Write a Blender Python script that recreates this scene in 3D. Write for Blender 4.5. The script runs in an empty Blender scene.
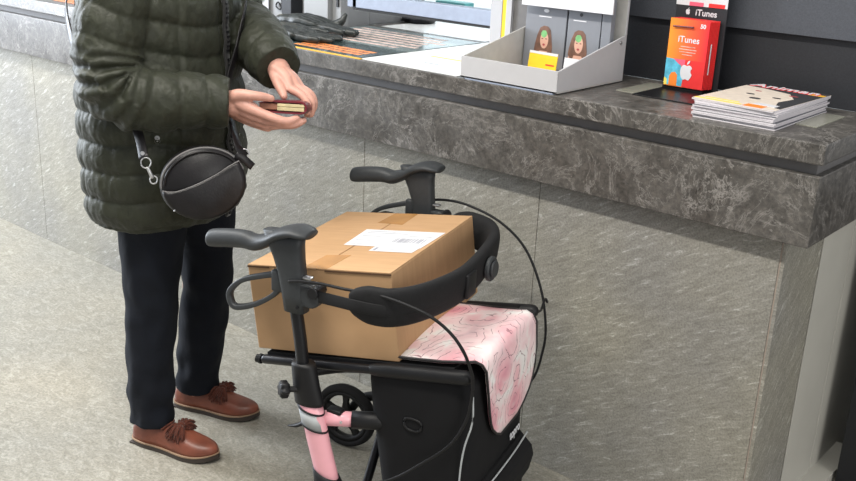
import bpy, bmesh, math, random
from mathutils import Vector, Matrix, noise
D = bpy.data; scn = bpy.context.scene; C = scn.collection
random.seed(7)
PI = math.pi
# ---------------------------------------------------------------- camera, world, lights, exposure
cam = D.cameras.new('camera'); camo = D.objects.new('camera', cam); C.objects.link(camo); scn.camera = camo
cam.sensor_width = 36; cam.lens = 997.0 / 856 * 36; cam.clip_start = .05
R = Matrix(((0.75736, -0.24121, 0.60681), (0.65167, 0.22003, -0.72589), (0.04158, 0.94520, 0.32384)))
camo.matrix_world = Matrix.Translation((0, 0, 1.55)) @ R.to_4x4()
w = D.worlds.new('world'); scn.world = w; w.use_nodes = True
w.node_tree.nodes['Background'].inputs[0].default_value = (.93, .96, 1, 1)
w.node_tree.nodes['Background'].inputs[1].default_value = .44

def area(name, loc, target, sx, sy, power, col, spread=180):
    l = D.lights.new(name, 'AREA'); l.shape = 'RECTANGLE'; l.size = sx; l.size_y = sy; l.energy = power; l.color = col
    l.spread = math.radians(spread)
    o = D.objects.new(name, l); C.objects.link(o); o.location = loc
    d = Vector(target) - Vector(loc); o.rotation_euler = d.to_track_quat('-Z', 'Y').to_euler(); return o
k = area('ceiling_strip_light', (-1.8, .62, 3.05), (-1.8, .62, 0), 3.4, .14, 120, (1, .96, .88))
area('ceiling_strip_light', (-4.6, .9, 3.05), (-4.6, .9, 0), 2.4, .2, 70, (.95, .97, 1))
area('daylight_entrance', (-6.3, .25, 1.7), (-2.5, 1.8, .8), 1.5, 2.0, 250, (.84, .91, 1))
area('back_office_light', (-2.3, 4.3, 2.9), (-2.2, 2.9, 1.1), 1.6, .8, 38, (1, 1, 1))
area('right_fill', (3.6, .6, 1.9), (-1, 2.2, .5), 2.0, 2.2, 75, (1, .98, .94))  # fill lamp added on the right to brighten the counter end faces
scn.view_settings.view_transform = 'Standard'; scn.view_settings.look = 'None'
scn.view_settings.exposure = 0.16; scn.view_settings.gamma = 1

# ---------------------------------------------------------------- materials
class NT:
    def __init__(s, name, rough=.5, metal=0, spec=.5):
        s.m = D.materials.new(name); s.m.use_nodes = True; s.t = s.m.node_tree
        s.b = s.t.nodes['Principled BSDF']
        s.b.inputs['Roughness'].default_value = rough; s.b.inputs['Metallic'].default_value = metal
        s.b.inputs['Specular IOR Level'].default_value = spec
    def n(s, typ, **kw):
        n = s.t.nodes.new(typ)
        for k, v in kw.items():
            if k in n.inputs: n.inputs[k].default_value = v
            else: setattr(n, k, v)
        return n
    def l(s, a, b): s.t.links.new(a, b)
    def coord(s, scale=(1, 1, 1), rot=(0, 0, 0)):
        c = s.n('ShaderNodeTexCoord'); m = s.n('ShaderNodeMapping'); s.l(c.outputs['Object'], m.inputs[0])
        m.inputs['Scale'].default_value = scale; m.inputs['Rotation'].default_value = rot; return m.outputs[0]
    def turned(s, scale, rot):
        c = s.n('ShaderNodeTexCoord'); a = s.n('ShaderNodeMapping'); b = s.n('ShaderNodeMapping'); s.l(c.outputs['Object'], a.inputs[0]); s.l(a.outputs[0], b.inputs[0])
        a.inputs['Rotation'].default_value = rot; b.inputs['Scale'].default_value = scale; return b.outputs[0]
    def noise(s, vec, scale, detail=4, rough=.5, dist=0):
        n = s.n('ShaderNodeTexNoise'); s.l(vec, n.inputs['Vector'])
        n.inputs['Scale'].default_value = scale; n.inputs['Detail'].default_value = detail
        n.inputs['Roughness'].default_value = rough; n.inputs['Distortion'].default_value = dist; return n.outputs[0]
    def ramp(s, fac, stops):
        r = s.n('ShaderNodeValToRGB'); s.l(fac, r.inputs[0]); e = r.color_ramp.elements
        while len(e) < len(stops): e.new(.5)
        for i, (p, c) in enumerate(stops):
            e[i].position = p; e[i].color = (c[0], c[1], c[2], 1)
        return r.outputs[0]
    def mix(s, fac, a, b, mode='MIX'):
        m = s.n('ShaderNodeMix'); m.data_type = 'RGBA'; m.blend_type = mode
        for i, v in ((0, fac), (6, a), (7, b)):
            if hasattr(v, 'links') or hasattr(v, 'is_linked'): s.l(v, m.inputs[i])
            else: m.inputs[i].default_value = v if i == 0 else (v[0], v[1], v[2], 1)
        return m.outputs[2]
    def col(s, c):
        if isinstance(c, (tuple, list)): s.b.inputs['Base Color'].default_value = (c[0], c[1], c[2], 1)
        else: s.l(c, s.b.inputs['Base Color'])
    def bump(s, h, strength=.3, dist=.002):
        b = s.n('ShaderNodeBump'); b.inputs['Strength'].default_value = strength; b.inputs['Distance'].default_value = dist
        s.l(h, b.inputs['Height']); s.l(b.outputs[0], s.b.inputs['Normal'])

def plain(name, c, rough=.5, metal=0, spec=.5, var=.06, scale=40, bump=.08):
    n = NT(name, rough, metal, spec); v = n.coord(); f = n.noise(v, scale, 3)
    n.col(n.ramp(f, [(.3, [x * (1 - var) for x in c]), (.7, [min(1, x * (1 + var)) for x in c])]))
    if bump: n.bump(n.noise(v, scale * 6, 2), bump, .001)
    return n.m

def stone_dark():
    n = NT('counter_marble', .33, 0, .5); v = n.coord()
    f = n.noise(v, 9, 8, .65, .6)
    base = n.ramp(f, [(.3, (.055, .050, .045)), (.5, (.082, .076, .069)), (.7, (.116, .108, .099))])
    r1 = n.noise(v, 3.2, 9, .68, 2.6)
    vein = n.ramp(r1, [(.482, (0, 0, 0)), (.497, (1, 1, 1)), (.503, (1, 1, 1)), (.52, (0, 0, 0))])
    mask = n.ramp(n.noise(v, 7, 3, .6), [(.48, (0, 0, 0)), (.62, (1, 1, 1))])
    m1 = n.mix(1, vein, mask, 'MULTIPLY')
    r2 = n.noise(v, 16, 6, .7, 1.8)
    v2 = n.ramp(r2, [(.62, (0, 0, 0)), (.72, (.55, .55, .55))])
    m2 = n.mix(1, m1, v2, 'ADD')
    fine = n.ramp(n.noise(v, 75, 6, .75, .4), [(.32, (.55, .55, .55)), (.5, (1, 1, 1)), (.68, (1.55, 1.52, 1.48))])
    base = n.mix(1, base, fine, 'MULTIPLY')
    r3 = n.noise(v, 5.5, 8, .72, 1.4)
    v3 = n.ramp(r3, [(.487, (0, 0, 0)), (.5, (.7, .7, .7)), (.513, (0, 0, 0))])
    m2 = n.mix(1, m2, v3, 'ADD')
    n.col(n.mix(m2, base, (.25, .235, .22)))
    n.l(n.ramp(f, [(.3, (.26, .26, .26)), (.7, (.45, .45, .45))]), n.b.inputs['Roughness'])
    return n.m

def stone_panel(name, rot):
    n = NT(name, .55, 0, .35)
    v = n.turned((16, 16, 85), rot); v0 = n.coord()
    f = n.noise(v, 1.3, 6, .62, .9)
    a = n.ramp(f, [(.28, (.19, .18, .155)), (.47, (.245, .234, .204)), (.58, (.275, .264, .232)), (.64, (.34, .328, .295)), (.72, (.52, .51, .48))])
    g = n.noise(v0, 190, 3, .7)
    sp = n.ramp(g, [(.35, (.75, .75, .75)), (.5, (1, 1, 1)), (.68, (1.25, 1.25, 1.25))])
    c = n.mix(1, a, sp, 'MULTIPLY')
    big = n.ramp(n.noise(v0, 2.2, 3), [(.35, (.90, .91, .95)), (.65, (1.06, 1.05, 1.0))])
    n.col(n.mix(1, c, big, 'MULTIPLY')); n.bump(f, .15, .002); return n.m

def stone_floor():
    n = NT('floor_stone', .42, 0, .4); v = n.coord((20, 34, 20), (0, 0, .7)); v0 = n.coord()
    f = n.noise(v, 1.2, 8, .72, 1.2)
    a = n.ramp(f, [(.3, (.205, .192, .158)), (.5, (.28, .263, .222)), (.72, (.40, .383, .338))])
    g = n.noise(v0, 130, 4, .7)
    sp = n.ramp(g, [(.33, (.7, .7, .7)), (.5, (1, 1, 1)), (.7, (1.25, 1.25, 1.22))])
    c = n.mix(1, a, sp, 'MULTIPLY')
    big = n.ramp(n.noise(v0, 1.5, 4), [(.35, (.88, .9, .92)), (.65, (1.06, 1.04, 1.0))])
    c = n.mix(1, c, big, 'MULTIPLY')
    n.col(c); n.bump(f, .1, .001); return n.m

def cloth(name, c, rough=.8, wr=.5, sc=14, sheen=.2, stretch=(1, 1, 1), dist=.006):
    n = NT(name, rough, 0, .3); v = n.coord(stretch)
    f = n.noise(v, sc, 6, .6, .8)
    n.col(n.ramp(f, [(.3, [x * .8 for x in c]), (.7, [x * 1.2 for x in c])]))
    n.b.inputs['Sheen Weight'].default_value = sheen
    n.bump(f, wr, dist); return n.m

def cardboard():
    n = NT('cardboard', .8, 0, .2); v = n.coord((1, 1, 1)); v2 = n.coord((3, 30, 3))
    f = n.noise(v, 6, 5, .6); g = n.noise(v2, 3, 3)
    a = n.ramp(f, [(.3, (.42, .255, .135)), (.7, (.49, .305, .165))])
    n.col(n.mix(.35, a, n.ramp(g, [(.4, (.41, .25, .13)), (.6, (.49, .305, .165))]))); return n.m

def roses():
    n = NT('rose_print_fabric', .8, 0, .15); v = n.coord()
    dv = n.n('ShaderNodeTexNoise'); n.l(v, dv.inputs[0]); dv.inputs['Scale'].default_value = 22; dv.inputs['Detail'].default_value = 3
    mv = n.n('ShaderNodeVectorMath', operation='MULTIPLY_ADD'); n.l(dv.outputs['Color'], mv.inputs[0]); mv.inputs[1].default_value = (.03, .03, .03); n.l(v, mv.inputs[2])
    vo = n.n('ShaderNodeTexVoronoi'); n.l(mv.outputs[0], vo.inputs['Vector']); vo.inputs['Scale'].default_value = 8
    m = n.n('ShaderNodeMath', operation='MULTIPLY'); n.l(vo.outputs['Distance'], m.inputs[0]); m.inputs[1].default_value = 46
    s = n.n('ShaderNodeMath', operation='SINE'); n.l(m.outputs[0], s.inputs[0])
    line = n.ramp(s.outputs[0], [(.93, (0, 0, 0)), (.99, (1, 1, 1))])
    blot = n.noise(v, 13, 3, .5, .6)
    base = n.ramp(blot, [(.38, (.80, .75, .74)), (.46, (.82, .50, .53)), (.58, (.74, .31, .37)), (.7, (.55, .19, .27))])
    fl = n.ramp(vo.outputs['Distance'], [(.0, (.50, .17, .24)), (.25, (.80, .42, .47)), (.42, (.88, .66, .67)), (.55, (.88, .85, .83))])
    c = n.mix(.5, base, fl)
    fm = n.mix(1, line, n.ramp(n.noise(v, 30, 2), [(.42, (0, 0, 0)), (.5, (.8, .8, .8))]), 'MULTIPLY')
    n.col(n.mix(fm, c, (.22, .09, .12))); return n.m

M = dict(
    marble=stone_dark(), panel=stone_panel('counter_front_stone', (0, .50, 0)), pend=stone_panel('counter_end_stone', (-.85, 0, 0)), floor=stone_floor(),
    groove=plain('counter_groove', (.13, .125, .125), .6), gap=plain('joint_black', (.012, .012, .012), .7),
    joint=plain('joint_grout', (.30, .25, .21), .8),
    beige=plain('beige_laminate', (.50, .485, .435), .45, var=.03, scale=8), black_panel=plain('black_laminate', (.012, .013, .016), .4),
    dwall=plain('charcoal_wall', (.015, .016, .020), .55, scale=300, var=.25), dwall2=plain('slate_wall', (.062, .067, .080), .5, scale=300, var=.15),
    white=plain('white_paint', (.42, .42, .44), .4, var=.02), grey_unit=plain('pale_grey_metal', (.27, .275, .28), .45, var=.03, scale=6),
    alu=plain('brushed_frame', (.27, .31, .40), .5, 0), yellow=plain('yellow_plastic', (.85, .55, .02), .5, var=.04),
    yline=plain('yellow_edge', (.80, .42, .03), .5), black=plain('black_plastic', (.008, .008, .009), .5, spec=.3),
    blackm=plain('black_metal', (.011, .011, .013), .35, .2, .35), dgrey=plain('handle_grey_plastic', (.031, .034, .037), .5, spec=.35, var=.08, scale=120, bump=.15),
    pink=plain('pink_enamel', (.78, .38, .43), .3, var=.02), silver=plain('silver_metal', (.55, .55, .56), .3, .9, bump=0),
    reflect=plain('grey_reflector', (.42, .44, .45), .5), rubber=plain('rubber', (.014, .014, .015), .8, spec=.25),
    jacket=cloth('olive_quilted_nylon', (.024, .0265, .0165), .55, .6, 34, .03), jacket_d=cloth('dark_zip_tape', (.012, .012, .012), .6),
    trouser=cloth('dark_navy_denim', (.005, .007, .0125), .9, .5, 12, .0), skin=plain('skin', (.53, .28, .22), .5, var=.12, scale=45, bump=.25),
    hair=cloth('grey_brown_hair', (.22, .19, .16), .6, .9, 60, .2, (1, 1, .2)),
    shoe=plain('tan_red_leather', (.19, .055, .031), .42, var=.25, scale=22, bump=.2), sole=plain('dark_sole', (.045, .034, .028), .7), welt=plain('shoe_welt', (.30, .20, .13), .7),
    suede=cloth('brown_suede_fringe', (.10, .028, .017), .95, .6, 70, .15), leather=plain('black_leather', (.008, .007, .008), .40, spec=.35, var=.3, scale=30, bump=.35),
    glove=plain('glove_leather', (.022, .026, .025), .42, var=.4, scale=45, bump=.5), wallet=plain('oxblood_leather', (.13, .012, .02), .35, bump=.3),
    cream=plain('cream_lining', (.50, .42, .24), .6, var=.2), tanl=plain('tan_leather', (.30, .13, .08), .5),
    fabric=cloth('black_bag_fabric', (.006, .006, .007), .9, .25, 9, .0, dist=.004), webbing=cloth('black_webbing', (.010, .010, .011), .8, .3, 90, .0, dist=.001),
    card=cardboard(), tape=plain('brown_tape', (.42, .21, .065), .22, var=.12, scale=20), label=plain('white_label', (.66, .66, .69), .5, var=.02),
    ink=plain('black_ink', (.03, .03, .035), .6), grey_ink=plain('grey_ink', (.30, .31, .36), .6), card_edge=plain('cardboard_dark_edge', (.09, .045, .02), .9),
    roses=roses(), pipe=plain('black_piping', (.015, .013, .014), .6), display=plain('display_grey', (.47, .47, .485), .4, var=.02), display_in=plain('display_beige_inside', (.44, .43, .41), .5),
    pack=plain('package_grey', (.20, .21, .235), .4, var=.03), pack_d=plain('package_edge', (.12, .125, .145), .5), face=plain('print_skin', (.62, .36, .27), .5), hairp=plain('print_hair', (.15, .075, .05), .5, var=.4),
    green=plain('print_green', (.17, .42, .16), .5, var=.3), redp=plain('print_red', (.75, .03, .03), .5), orangep=plain('print_orange', (.88, .24, .03), .5), pinkp=plain('print_pink', (.8, .12, .2), .5),
    bluep=plain('print_blue', (.10, .45, .62), .5, var=.35, scale=50), yellowp=plain('print_yellow', (.85, .68, .12), .5), paper=plain('magazine_paper', (.62, .59, .62), .6, var=.08, scale=300),
    dog=plain('print_cream_fur', (.78, .68, .58), .35, var=.08, scale=60), lips=plain('print_lips', (.35, .05, .06), .5),
    mat_dark=plain('mat_dark_teal', (.05, .075, .075), .16, var=.5, scale=12), mat_sheen=plain('mat_window_sheen', (.20, .25, .25), .14, var=.35, scale=9), mat_text=plain('mat_pale_orange', (.58, .43, .38), .4, var=.4, scale=60), mat_white=plain('mat_white', (.82, .83, .82), .3, var=.02),
    mat_or=plain('mat_orange', (.80, .26, .07), .4), plate=plain('pale_plate', (.30, .30, .25), .2), teal=plain('teal_plastic', (.05, .32, .33), .4), desk=plain('office_white', (.75, .77, .78), .5),
    screw=plain('screw_metal', (.4, .4, .4), .35, .8), wood=plain('orange_print', (.62, .19, .06), .5),
)
# card pack print: left to right orange to red
def card_mat():
    n = NT('card_print_orange', .35, 0, .5); c = n.n('ShaderNodeTexCoord'); s = n.n('ShaderNodeSeparateXYZ'); n.l(c.outputs['Generated'], s.inputs[0])
    n.col(n.ramp(s.outputs[0], [(.0, (.90, .30, .03)), (.5, (.85, .13, .04)), (1, (.80, .03, .04))])); return n.m
M['cardp'] = card_mat()
def glassm():
    n = NT('service_glass', .02); n.b.inputs['Transmission Weight'].default_value = 1; n.b.inputs['IOR'].default_value = 1.45
    n.col((.97, 1, 1)); return n.m
M['glass'] = glassm()
def emis(name, c, s):
    n = NT(name); n.col(c); n.b.inputs['Emission Color'].default_value = (*c, 1); n.b.inputs['Emission Strength'].default_value = s; return n.m
M['wall_glow'] = emis('glowing_office_wall', (.80, .93, 1), 1.15)  # office wall made to glow, added so the glossy mat has brightness to reflect

# ---------------------------------------------------------------- helpers
def link(name, me, mat, parent=None, smooth=False):
    if mat and not me.materials: me.materials.append(mat)
    if smooth:
        for p in me.polygons: p.use_smooth = True
    o = D.objects.new(name, me); C.objects.link(o)
    if parent: o.parent = parent
    return o
def fin(bm, name, mat, parent=None, smooth=False):
    bmesh.ops.recalc_face_normals(bm, faces=bm.faces)
    me = D.meshes.new(name); bm.to_mesh(me); bm.free(); return link(name, me, mat, parent, smooth)
def tag(o, label=None, cat=None, group=None, kind=None):
    if label: o['label'] = label
    if cat: o['category'] = cat
    if group: o['group'] = group
    if kind: o['kind'] = kind
    return o
def empty(name, loc=(0, 0, 0), rz=0):
    o = D.objects.new(name, None); C.objects.link(o); o.location = loc; o.rotation_euler = (0, 0, rz); o.empty_display_size = .1; return o
def box(bm, x0, x1, y0, y1, z0, z1, bev=0, mat=None, seg=2):
    r = bmesh.ops.create_cube(bm, size=1)
    vs = r['verts']
    for v in vs: v.co = Vector((x0 + (v.co.x + .5) * (x1 - x0), y0 + (v.co.y + .5) * (y1 - y0), z0 + (v.co.z + .5) * (z1 - z0)))
    if bev:
        es = list({e for v in vs for e in v.link_edges})
        g = bmesh.ops.bevel(bm, geom=es, offset=bev, segments=seg, affect='EDGES', profile=.5); vs = list({v for f in g['faces'] for v in f.verts} | {v for v in vs if v.is_valid})
    if mat: bmesh.ops.transform(bm, matrix=mat, verts=[v for v in vs if v.is_valid])
    return vs
def bx(name, m, parent, x0, x1, y0, y1, z0, z1, bev=.001):
    bm = bmesh.new(); box(bm, x0, x1, y0, y1, z0, z1, bev); return fin(bm, name, m, parent)
def loft(bm, rings, cap=True, closed=False):
    rs = [[bm.verts.new(p) for p in r] for r in rings]; n = len(rs[0])
    rr = rs + ([rs[0]] if closed else [])
    for a, b in zip(rr, rr[1:]):
        for i in range(n):
            j = (i + 1) % n
            try: bm.faces.new((a[i], a[j], b[j], b[i]))
            except ValueError: pass
    if cap and not closed:
        bm.faces.new(rs[0][::-1]); bm.faces.new(rs[-1])
def cr(pts, n=6, closed=False):
    P = [Vector(p) for p in pts]
    if n <= 1: return P
    out = []; L = len(P)
    rng = range(L if closed else L - 1)
    for i in rng:
        if closed: a, b, c, d = P[i - 1], P[i], P[(i + 1) % L], P[(i + 2) % L]
        else: a, b, c, d = P[max(i - 1, 0)], P[i], P[i + 1], P[min(i + 2, L - 1)]
        for k in range(n):
            t = k / n
            out.append(.5 * ((2 * b) + (c - a) * t + (2 * a - 5 * b + 4 * c - d) * t * t + (3 * b - a - 3 * c + d) * t ** 3))
    if not closed: out.append(P[-1])
    return out
def interp(vals, n, closed=False):
    return [v.x for v in cr([(x, 0, 0) for x in vals], n, closed)]
def frames(path, closed=False, up=(0, 0, 1)):
    L = len(path); out = []; pu = Vector(up)
    for i in range(L):
        if closed: t = path[(i + 1) % L] - path[i - 1]
        else: t = path[min(i + 1, L - 1)] - path[max(i - 1, 0)]
        if t.length < 1e-9: t = Vector((0, 0, 1))
        t.normalize(); s = t.cross(pu)
        if s.length < 1e-3: s = t.cross(Vector((1, .1, 0)))
        s.normalize(); u = s.cross(t).normalized(); out.append((t, s, u))
    return out
def tube(bm, pts, rad, seg=10, n=1, closed=False, caps=True, up=(0, 0, 1), flat=1.0):
    """rad: number or list; flat multiplies the radius along the up side"""
    path = cr(pts, n, closed)
    rs = rad if isinstance(rad, (list, tuple)) else [rad] * len(pts)
    rs = interp(rs, n, closed) if len(rs) == len(pts) else rs
    fr = frames(path, closed, up); rings = []
    def ring(p, f, r, off=0):
        return [p + f[0] * off + f[1] * (math.cos(2 * PI * k / seg) * r) + f[2] * (math.sin(2 * PI * k / seg) * r * flat) for k in range(seg)]
    if caps and not closed:
        for a in (80, 55, 28): rings.append(ring(path[0], fr[0], rs[0] * math.cos(math.radians(a)), -rs[0] * math.sin(math.radians(a)) * min(1, flat)))
    for p, f, r in zip(path, fr, rs): rings.append(ring(p, f, r))
    if caps and not closed:
        for a in (28, 55, 80): rings.append(ring(path[-1], fr[-1], rs[-1] * math.cos(math.radians(a)), rs[-1] * math.sin(math.radians(a)) * min(1, flat)))
    loft(bm, rings, True, closed)
def tb(name, m, parent, pts, rad, seg=10, n=1, closed=False, caps=True, up=(0, 0, 1), flat=1.0):
    bm = bmesh.new(); tube(bm, pts, rad, seg, n, closed, caps, up, flat); return fin(bm, name, m, parent, True)
def cyl(bm, a, b, r, seg=20, r2=None, bev=.0):
    a = Vector(a); b = Vector(b); t = (b - a).normalized(); r2 = r if r2 is None else r2
    s = t.cross(Vector((0, 0, 1)) if abs(t.z) < .9 else Vector((1, 0, 0))).normalized(); u = s.cross(t)
    L = (b - a).length
    prof = [(0, r), (L, r2)] if not bev else [(0, r - bev), (bev, r), (L - bev, r2), (L, r2 - bev)]
    loft(bm, [[a + t * d + (s * math.cos(2 * PI * k / seg) + u * math.sin(2 * PI * k / seg)) * rr for k in range(seg)] for d, rr in prof])
def cy(name, m, parent, a, b, r, seg=20, r2=None, bev=.001):
    bm = bmesh.new(); cyl(bm, a, b, r, seg, r2, bev); return fin(bm, name, m, parent)
def ribbon(bm, pts, width, thick, ups, n=6, closed=False):
    """flat band: width along the up vector, thick along the side"""
    path = cr(pts, n, closed); U = cr(ups, n, closed) if isinstance(ups, list) else [Vector(ups)] * len(path)
    ws = interp(width, n, closed) if isinstance(width, list) else [width] * len(path)
    L = len(path); rings = []
    for i, p in enumerate(path):
        t = (path[(i + 1) % L] - path[i - 1]) if closed else (path[min(i + 1, L - 1)] - path[max(i - 1, 0)])
        t.normalize(); u = (U[i] - t * U[i].dot(t)).normalized(); s = t.cross(u)
        wd = ws[i] / 2; th = thick / 2
        rings.append([p + u * a * wd + s * b * th for a, b in ((-.9, -1), (.9, -1), (1, -.6), (1, .6), (.9, 1), (-.9, 1), (-1, .6), (-1, -.6))])
    loft(bm, rings, True, closed)
def rb(name, m, parent, pts, width, thick, ups=(0, 0, 1), n=6, closed=False):
    bm = bmesh.new(); ribbon(bm, pts, width, thick, ups, n, closed); return fin(bm, name, m, parent, True)
def ell(bm, c, r, rot=None, seg=20):
    mt = Matrix.Translation(c) @ (rot.to_4x4() if rot else Matrix.Identity(4)) @ Matrix.Diagonal((r[0], r[1], r[2], 1))
    bmesh.ops.create_uvsphere(bm, u_segments=seg, v_segments=seg // 2, radius=1, matrix=mt)
def bake(bm, name, mat, parent, voxel, smooth=2, disp=None):
    """fuse overlapping closed shapes of bm into one continuous surface"""
    bmesh.ops.recalc_face_normals(bm, faces=bm.faces)
    me = D.meshes.new(name); bm.to_mesh(me); bm.free()
    t = D.objects.new('fuse', me); C.objects.link(t)
    r = t.modifiers.new('r', 'REMESH'); r.mode = 'VOXEL'; r.voxel_size = voxel
    if smooth: s = t.modifiers.new('s', 'SMOOTH'); s.factor = .5; s.iterations = smooth
    dg = bpy.context.evaluated_depsgraph_get(); dg.update()
    m2 = D.meshes.new_from_object(t.evaluated_get(dg)); m2.name = name
    D.objects.remove(t); D.meshes.remove(me)
    if disp:
        nr = [v.normal.copy() for v in m2.vertices]
        for v, nn in zip(m2.vertices, nr): v.co += nn * disp(v.co)
    return link(name, m2, mat, parent, True)
def text(name, s, size, m, parent, mat4, ext=.0004, bold=0, sx=1, align='CENTER'):
    cu = D.curves.new(name, 'FONT'); cu.body = s; cu.size = size; cu.extrude = ext; cu.align_x = align; cu.align_y = 'CENTER'; cu.offset = bold
    t = D.objects.new('t', cu); C.objects.link(t); dg = bpy.context.evaluated_depsgraph_get(); dg.update()
    me = D.meshes.new_from_object(t.evaluated_get(dg)); me.name = name; D.objects.remove(t)
    me.transform(mat4 @ Matrix.Diagonal((sx, 1, 1, 1)))
    return link(name, me, m, parent)
def basis(o, ex, ey):
    ex = Vector(ex).normalized(); ey = Vector(ey); ey = (ey - ex * ey.dot(ex)).normalized(); ez = ex.cross(ey)
    m = Matrix.Identity(4)
    for i in range(3): m[i][0], m[i][1], m[i][2], m[i][3] = ex[i], ey[i], ez[i], Vector(o)[i]
    return m
def poly(bm, pts, mat4, h=.0006):
    a = [bm.verts.new(mat4 @ Vector((x, y, 0))) for x, y in pts]; b = [bm.verts.new(mat4 @ Vector((x, y, h))) for x, y in pts]
    bm.faces.new(a[::-1]); bm.faces.new(b)
    for i in range(len(a)): j = (i + 1) % len(a); bm.faces.new((a[i], a[j], b[j], b[i]))
def pl(name, m, parent, pts, mat4, h=.0006):
    bm = bmesh.new(); poly(bm, pts, mat4, h); return fin(bm, name, m, parent)
def ov(cx, cy_, rx, ry, n=20, a0=0): return [(cx + rx * math.cos(2 * PI * k / n), cy_ + ry * math.sin(2 * PI * k / n)) for k in range(n)]
def rect(x0, x1, y0, y1): return [(x0, y0), (x1, y0), (x1, y1), (x0, y1)]
XZ = lambda x, y, z: basis((x, y, z), (1, 0, 0), (0, 0, 1))     # a plane facing the customer
XY = lambda x, y, z: basis((x, y, z), (1, 0, 0), (0, 1, 0))

# ================================================================ structure
S = 1.09; F = 2.136; PY = 2.184; XE = -.694
fl = bx('floor', M['floor'], None, -9, 3, -2.5, 6, -.1, 0, 0); tag(fl, kind='structure')
dw = bx('wall_back', M['dwall'], None, -1.80, -.694, 2.585, 2.70, S, 3.0, 0); tag(dw, kind='structure')
d2 = bx('trim_1', M['dwall2'], None, -1.80, -.694, 2.565, 2.585, 1.262, 3.0, .001); tag(d2, kind='structure')
# back office behind the glass
bo = bx('wall_office', M['wall_glow'], None, -5.5, -1.80, 5.6, 5.7, 0, 3.0, 0); tag(bo, kind='structure')
lw = bx('wall_left', M['grey_unit'], None, -9, -2.66, 2.66, 2.78, .0, 3.0, .002); tag(lw, kind='structure')
tag(bx('trim_2', M['grey_unit'], None, -2.78, -2.66, 2.78, 3.10, S, 3.0, .002), kind='structure')
# window
wn = tag(empty('window_1', (-2.2, 2.6, S)), kind='structure')
def loc(o, root): o.location = Vector(o.location) - Vector(root.location); return o
def wb(name, m, *a, bev=.002): return loc(bx(name, m, wn, *a, bev=bev), wn)
wb('bottom_rail', M['alu'], -2.56, -1.93, 2.585, 2.64, 1.175, 1.222)
wb('rail_shadow_gap', M['gap'], -2.56, -1.93, 2.59, 2.635, 1.166, 1.175, bev=0)
wb('side_rail', M['alu'], -2.585, -2.54, 2.585, 2.64, 1.175, 2.4)
wb('glass_pane', M['glass'], -2.54, -1.93, 2.608, 2.616, 1.222, 2.4, bev=0)
ps = tag(empty('window_post', (-1.89, 2.6, S)), 'white upright post with a yellow stripe right of the service window', 'post')
def pb_(name, m, *a, bev=.001): return loc(bx(name, m, ps, *a, bev=bev), ps)
pb_('post_body', M['white'], -1.932, -1.888, 2.57, 2.66, S, 2.6)
pb_('yellow_stripe', M['yellow'], -1.888, -1.873, 2.572, 2.62, S, 2.6)
pb_('post_edge', M['white'], -1.873, -1.852, 2.57, 2.66, S, 2.6)
pb_('dark_side', M['groove'], -1.852, -1.80, 2.58, 2.66, S, 2.6)
# office items seen through the glass
tag(bx('teal_tray', M['teal'], None, -3.00, -2.83, 3.57, 3.64, 1.09, 1.115, .003), 'teal tray on the white back counter behind the service glass', 'tray')
tag(bx('back_counter', M['desk'], None, -4.2, -1.9, 3.46, 3.9, 0, 1.09, .004), 'white back counter behind the service glass carrying a teal tray', 'counter')
tag(bx('office_desk', M['desk'], None, -4.6, -1.9, 3.95, 4.9, .70, .74, .004), 'long white desk far behind the service glass', 'desk')
dk = D.objects['office_desk']
for x in (-4.5, -2.0):
    for y in (4.0, 4.8): bx('leg', M['grey_unit'], dk, x - .02, x + .02, y - .02, y + .02, 0, .70)
# ================================================================ counter
ct = tag(empty('service_counter', (-3.6, F, 0)), 'long dark marble service counter with a grey stone clad front', 'counter')
def cb(name, m, *a, bev=.002): return loc(bx(name, m, ct, *a, bev=bev), ct)
cb('countertop', M['marble'], -8, XE, F, 2.584, 1.043, S, bev=.003)
cb('window_sill', M['marble'], -2.655, -1.80, 2.584, 3.45, 1.043, S)
cb('groove_strip', M['groove'], -7.98, XE - .02, F + .03, 2.56, 1.014, 1.044, bev=0)
cb('fascia', M['marble'], -8, XE - .004, F + .006, 3.2, .853, 1.0155)
edges = [-8, -6.1, -4.1, -2.098, -1.439, -.769]
for a, b in zip(edges, edges[1:]):
    cb('front_panel', M['panel'], a + .0008, b - .0008, PY, PY + .03, 0, .870, bev=.001)
cb('corner_joint', M['joint'], -.769, -.7655, PY + .001, PY + .03, 0, .87, bev=0)
cb('end_panel', M['pend'], -.7655, -.757, PY, 2.430, 0, .870, bev=.001)
cb('joint_strip', M['gap'], -.78, -.7595, 2.430, 2.439, 0, .87, bev=0)
cb('carcass', M['beige'], -.9, -.762, 2.44, 3.15, 0, .87, bev=0)
cb('plinth', M['beige'], -.758, -.70, 2.441, 2.90, 0, .03, bev=.001)
cb('side_door', M['beige'], -.764, -.757, 2.440, 2.668, 0.004, .868, bev=.001)
cb('side_door', M['beige'], -.764, -.757, 2.672, 3.15, 0.004, .868, bev=.001)
tag(bx('dark_cabinet', M['black_panel'], None, -.69, -.30, 2.70, 3.4, 0, .845, .004), 'black cabinet beside the beige panels at the counter end', 'cabinet')
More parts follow.
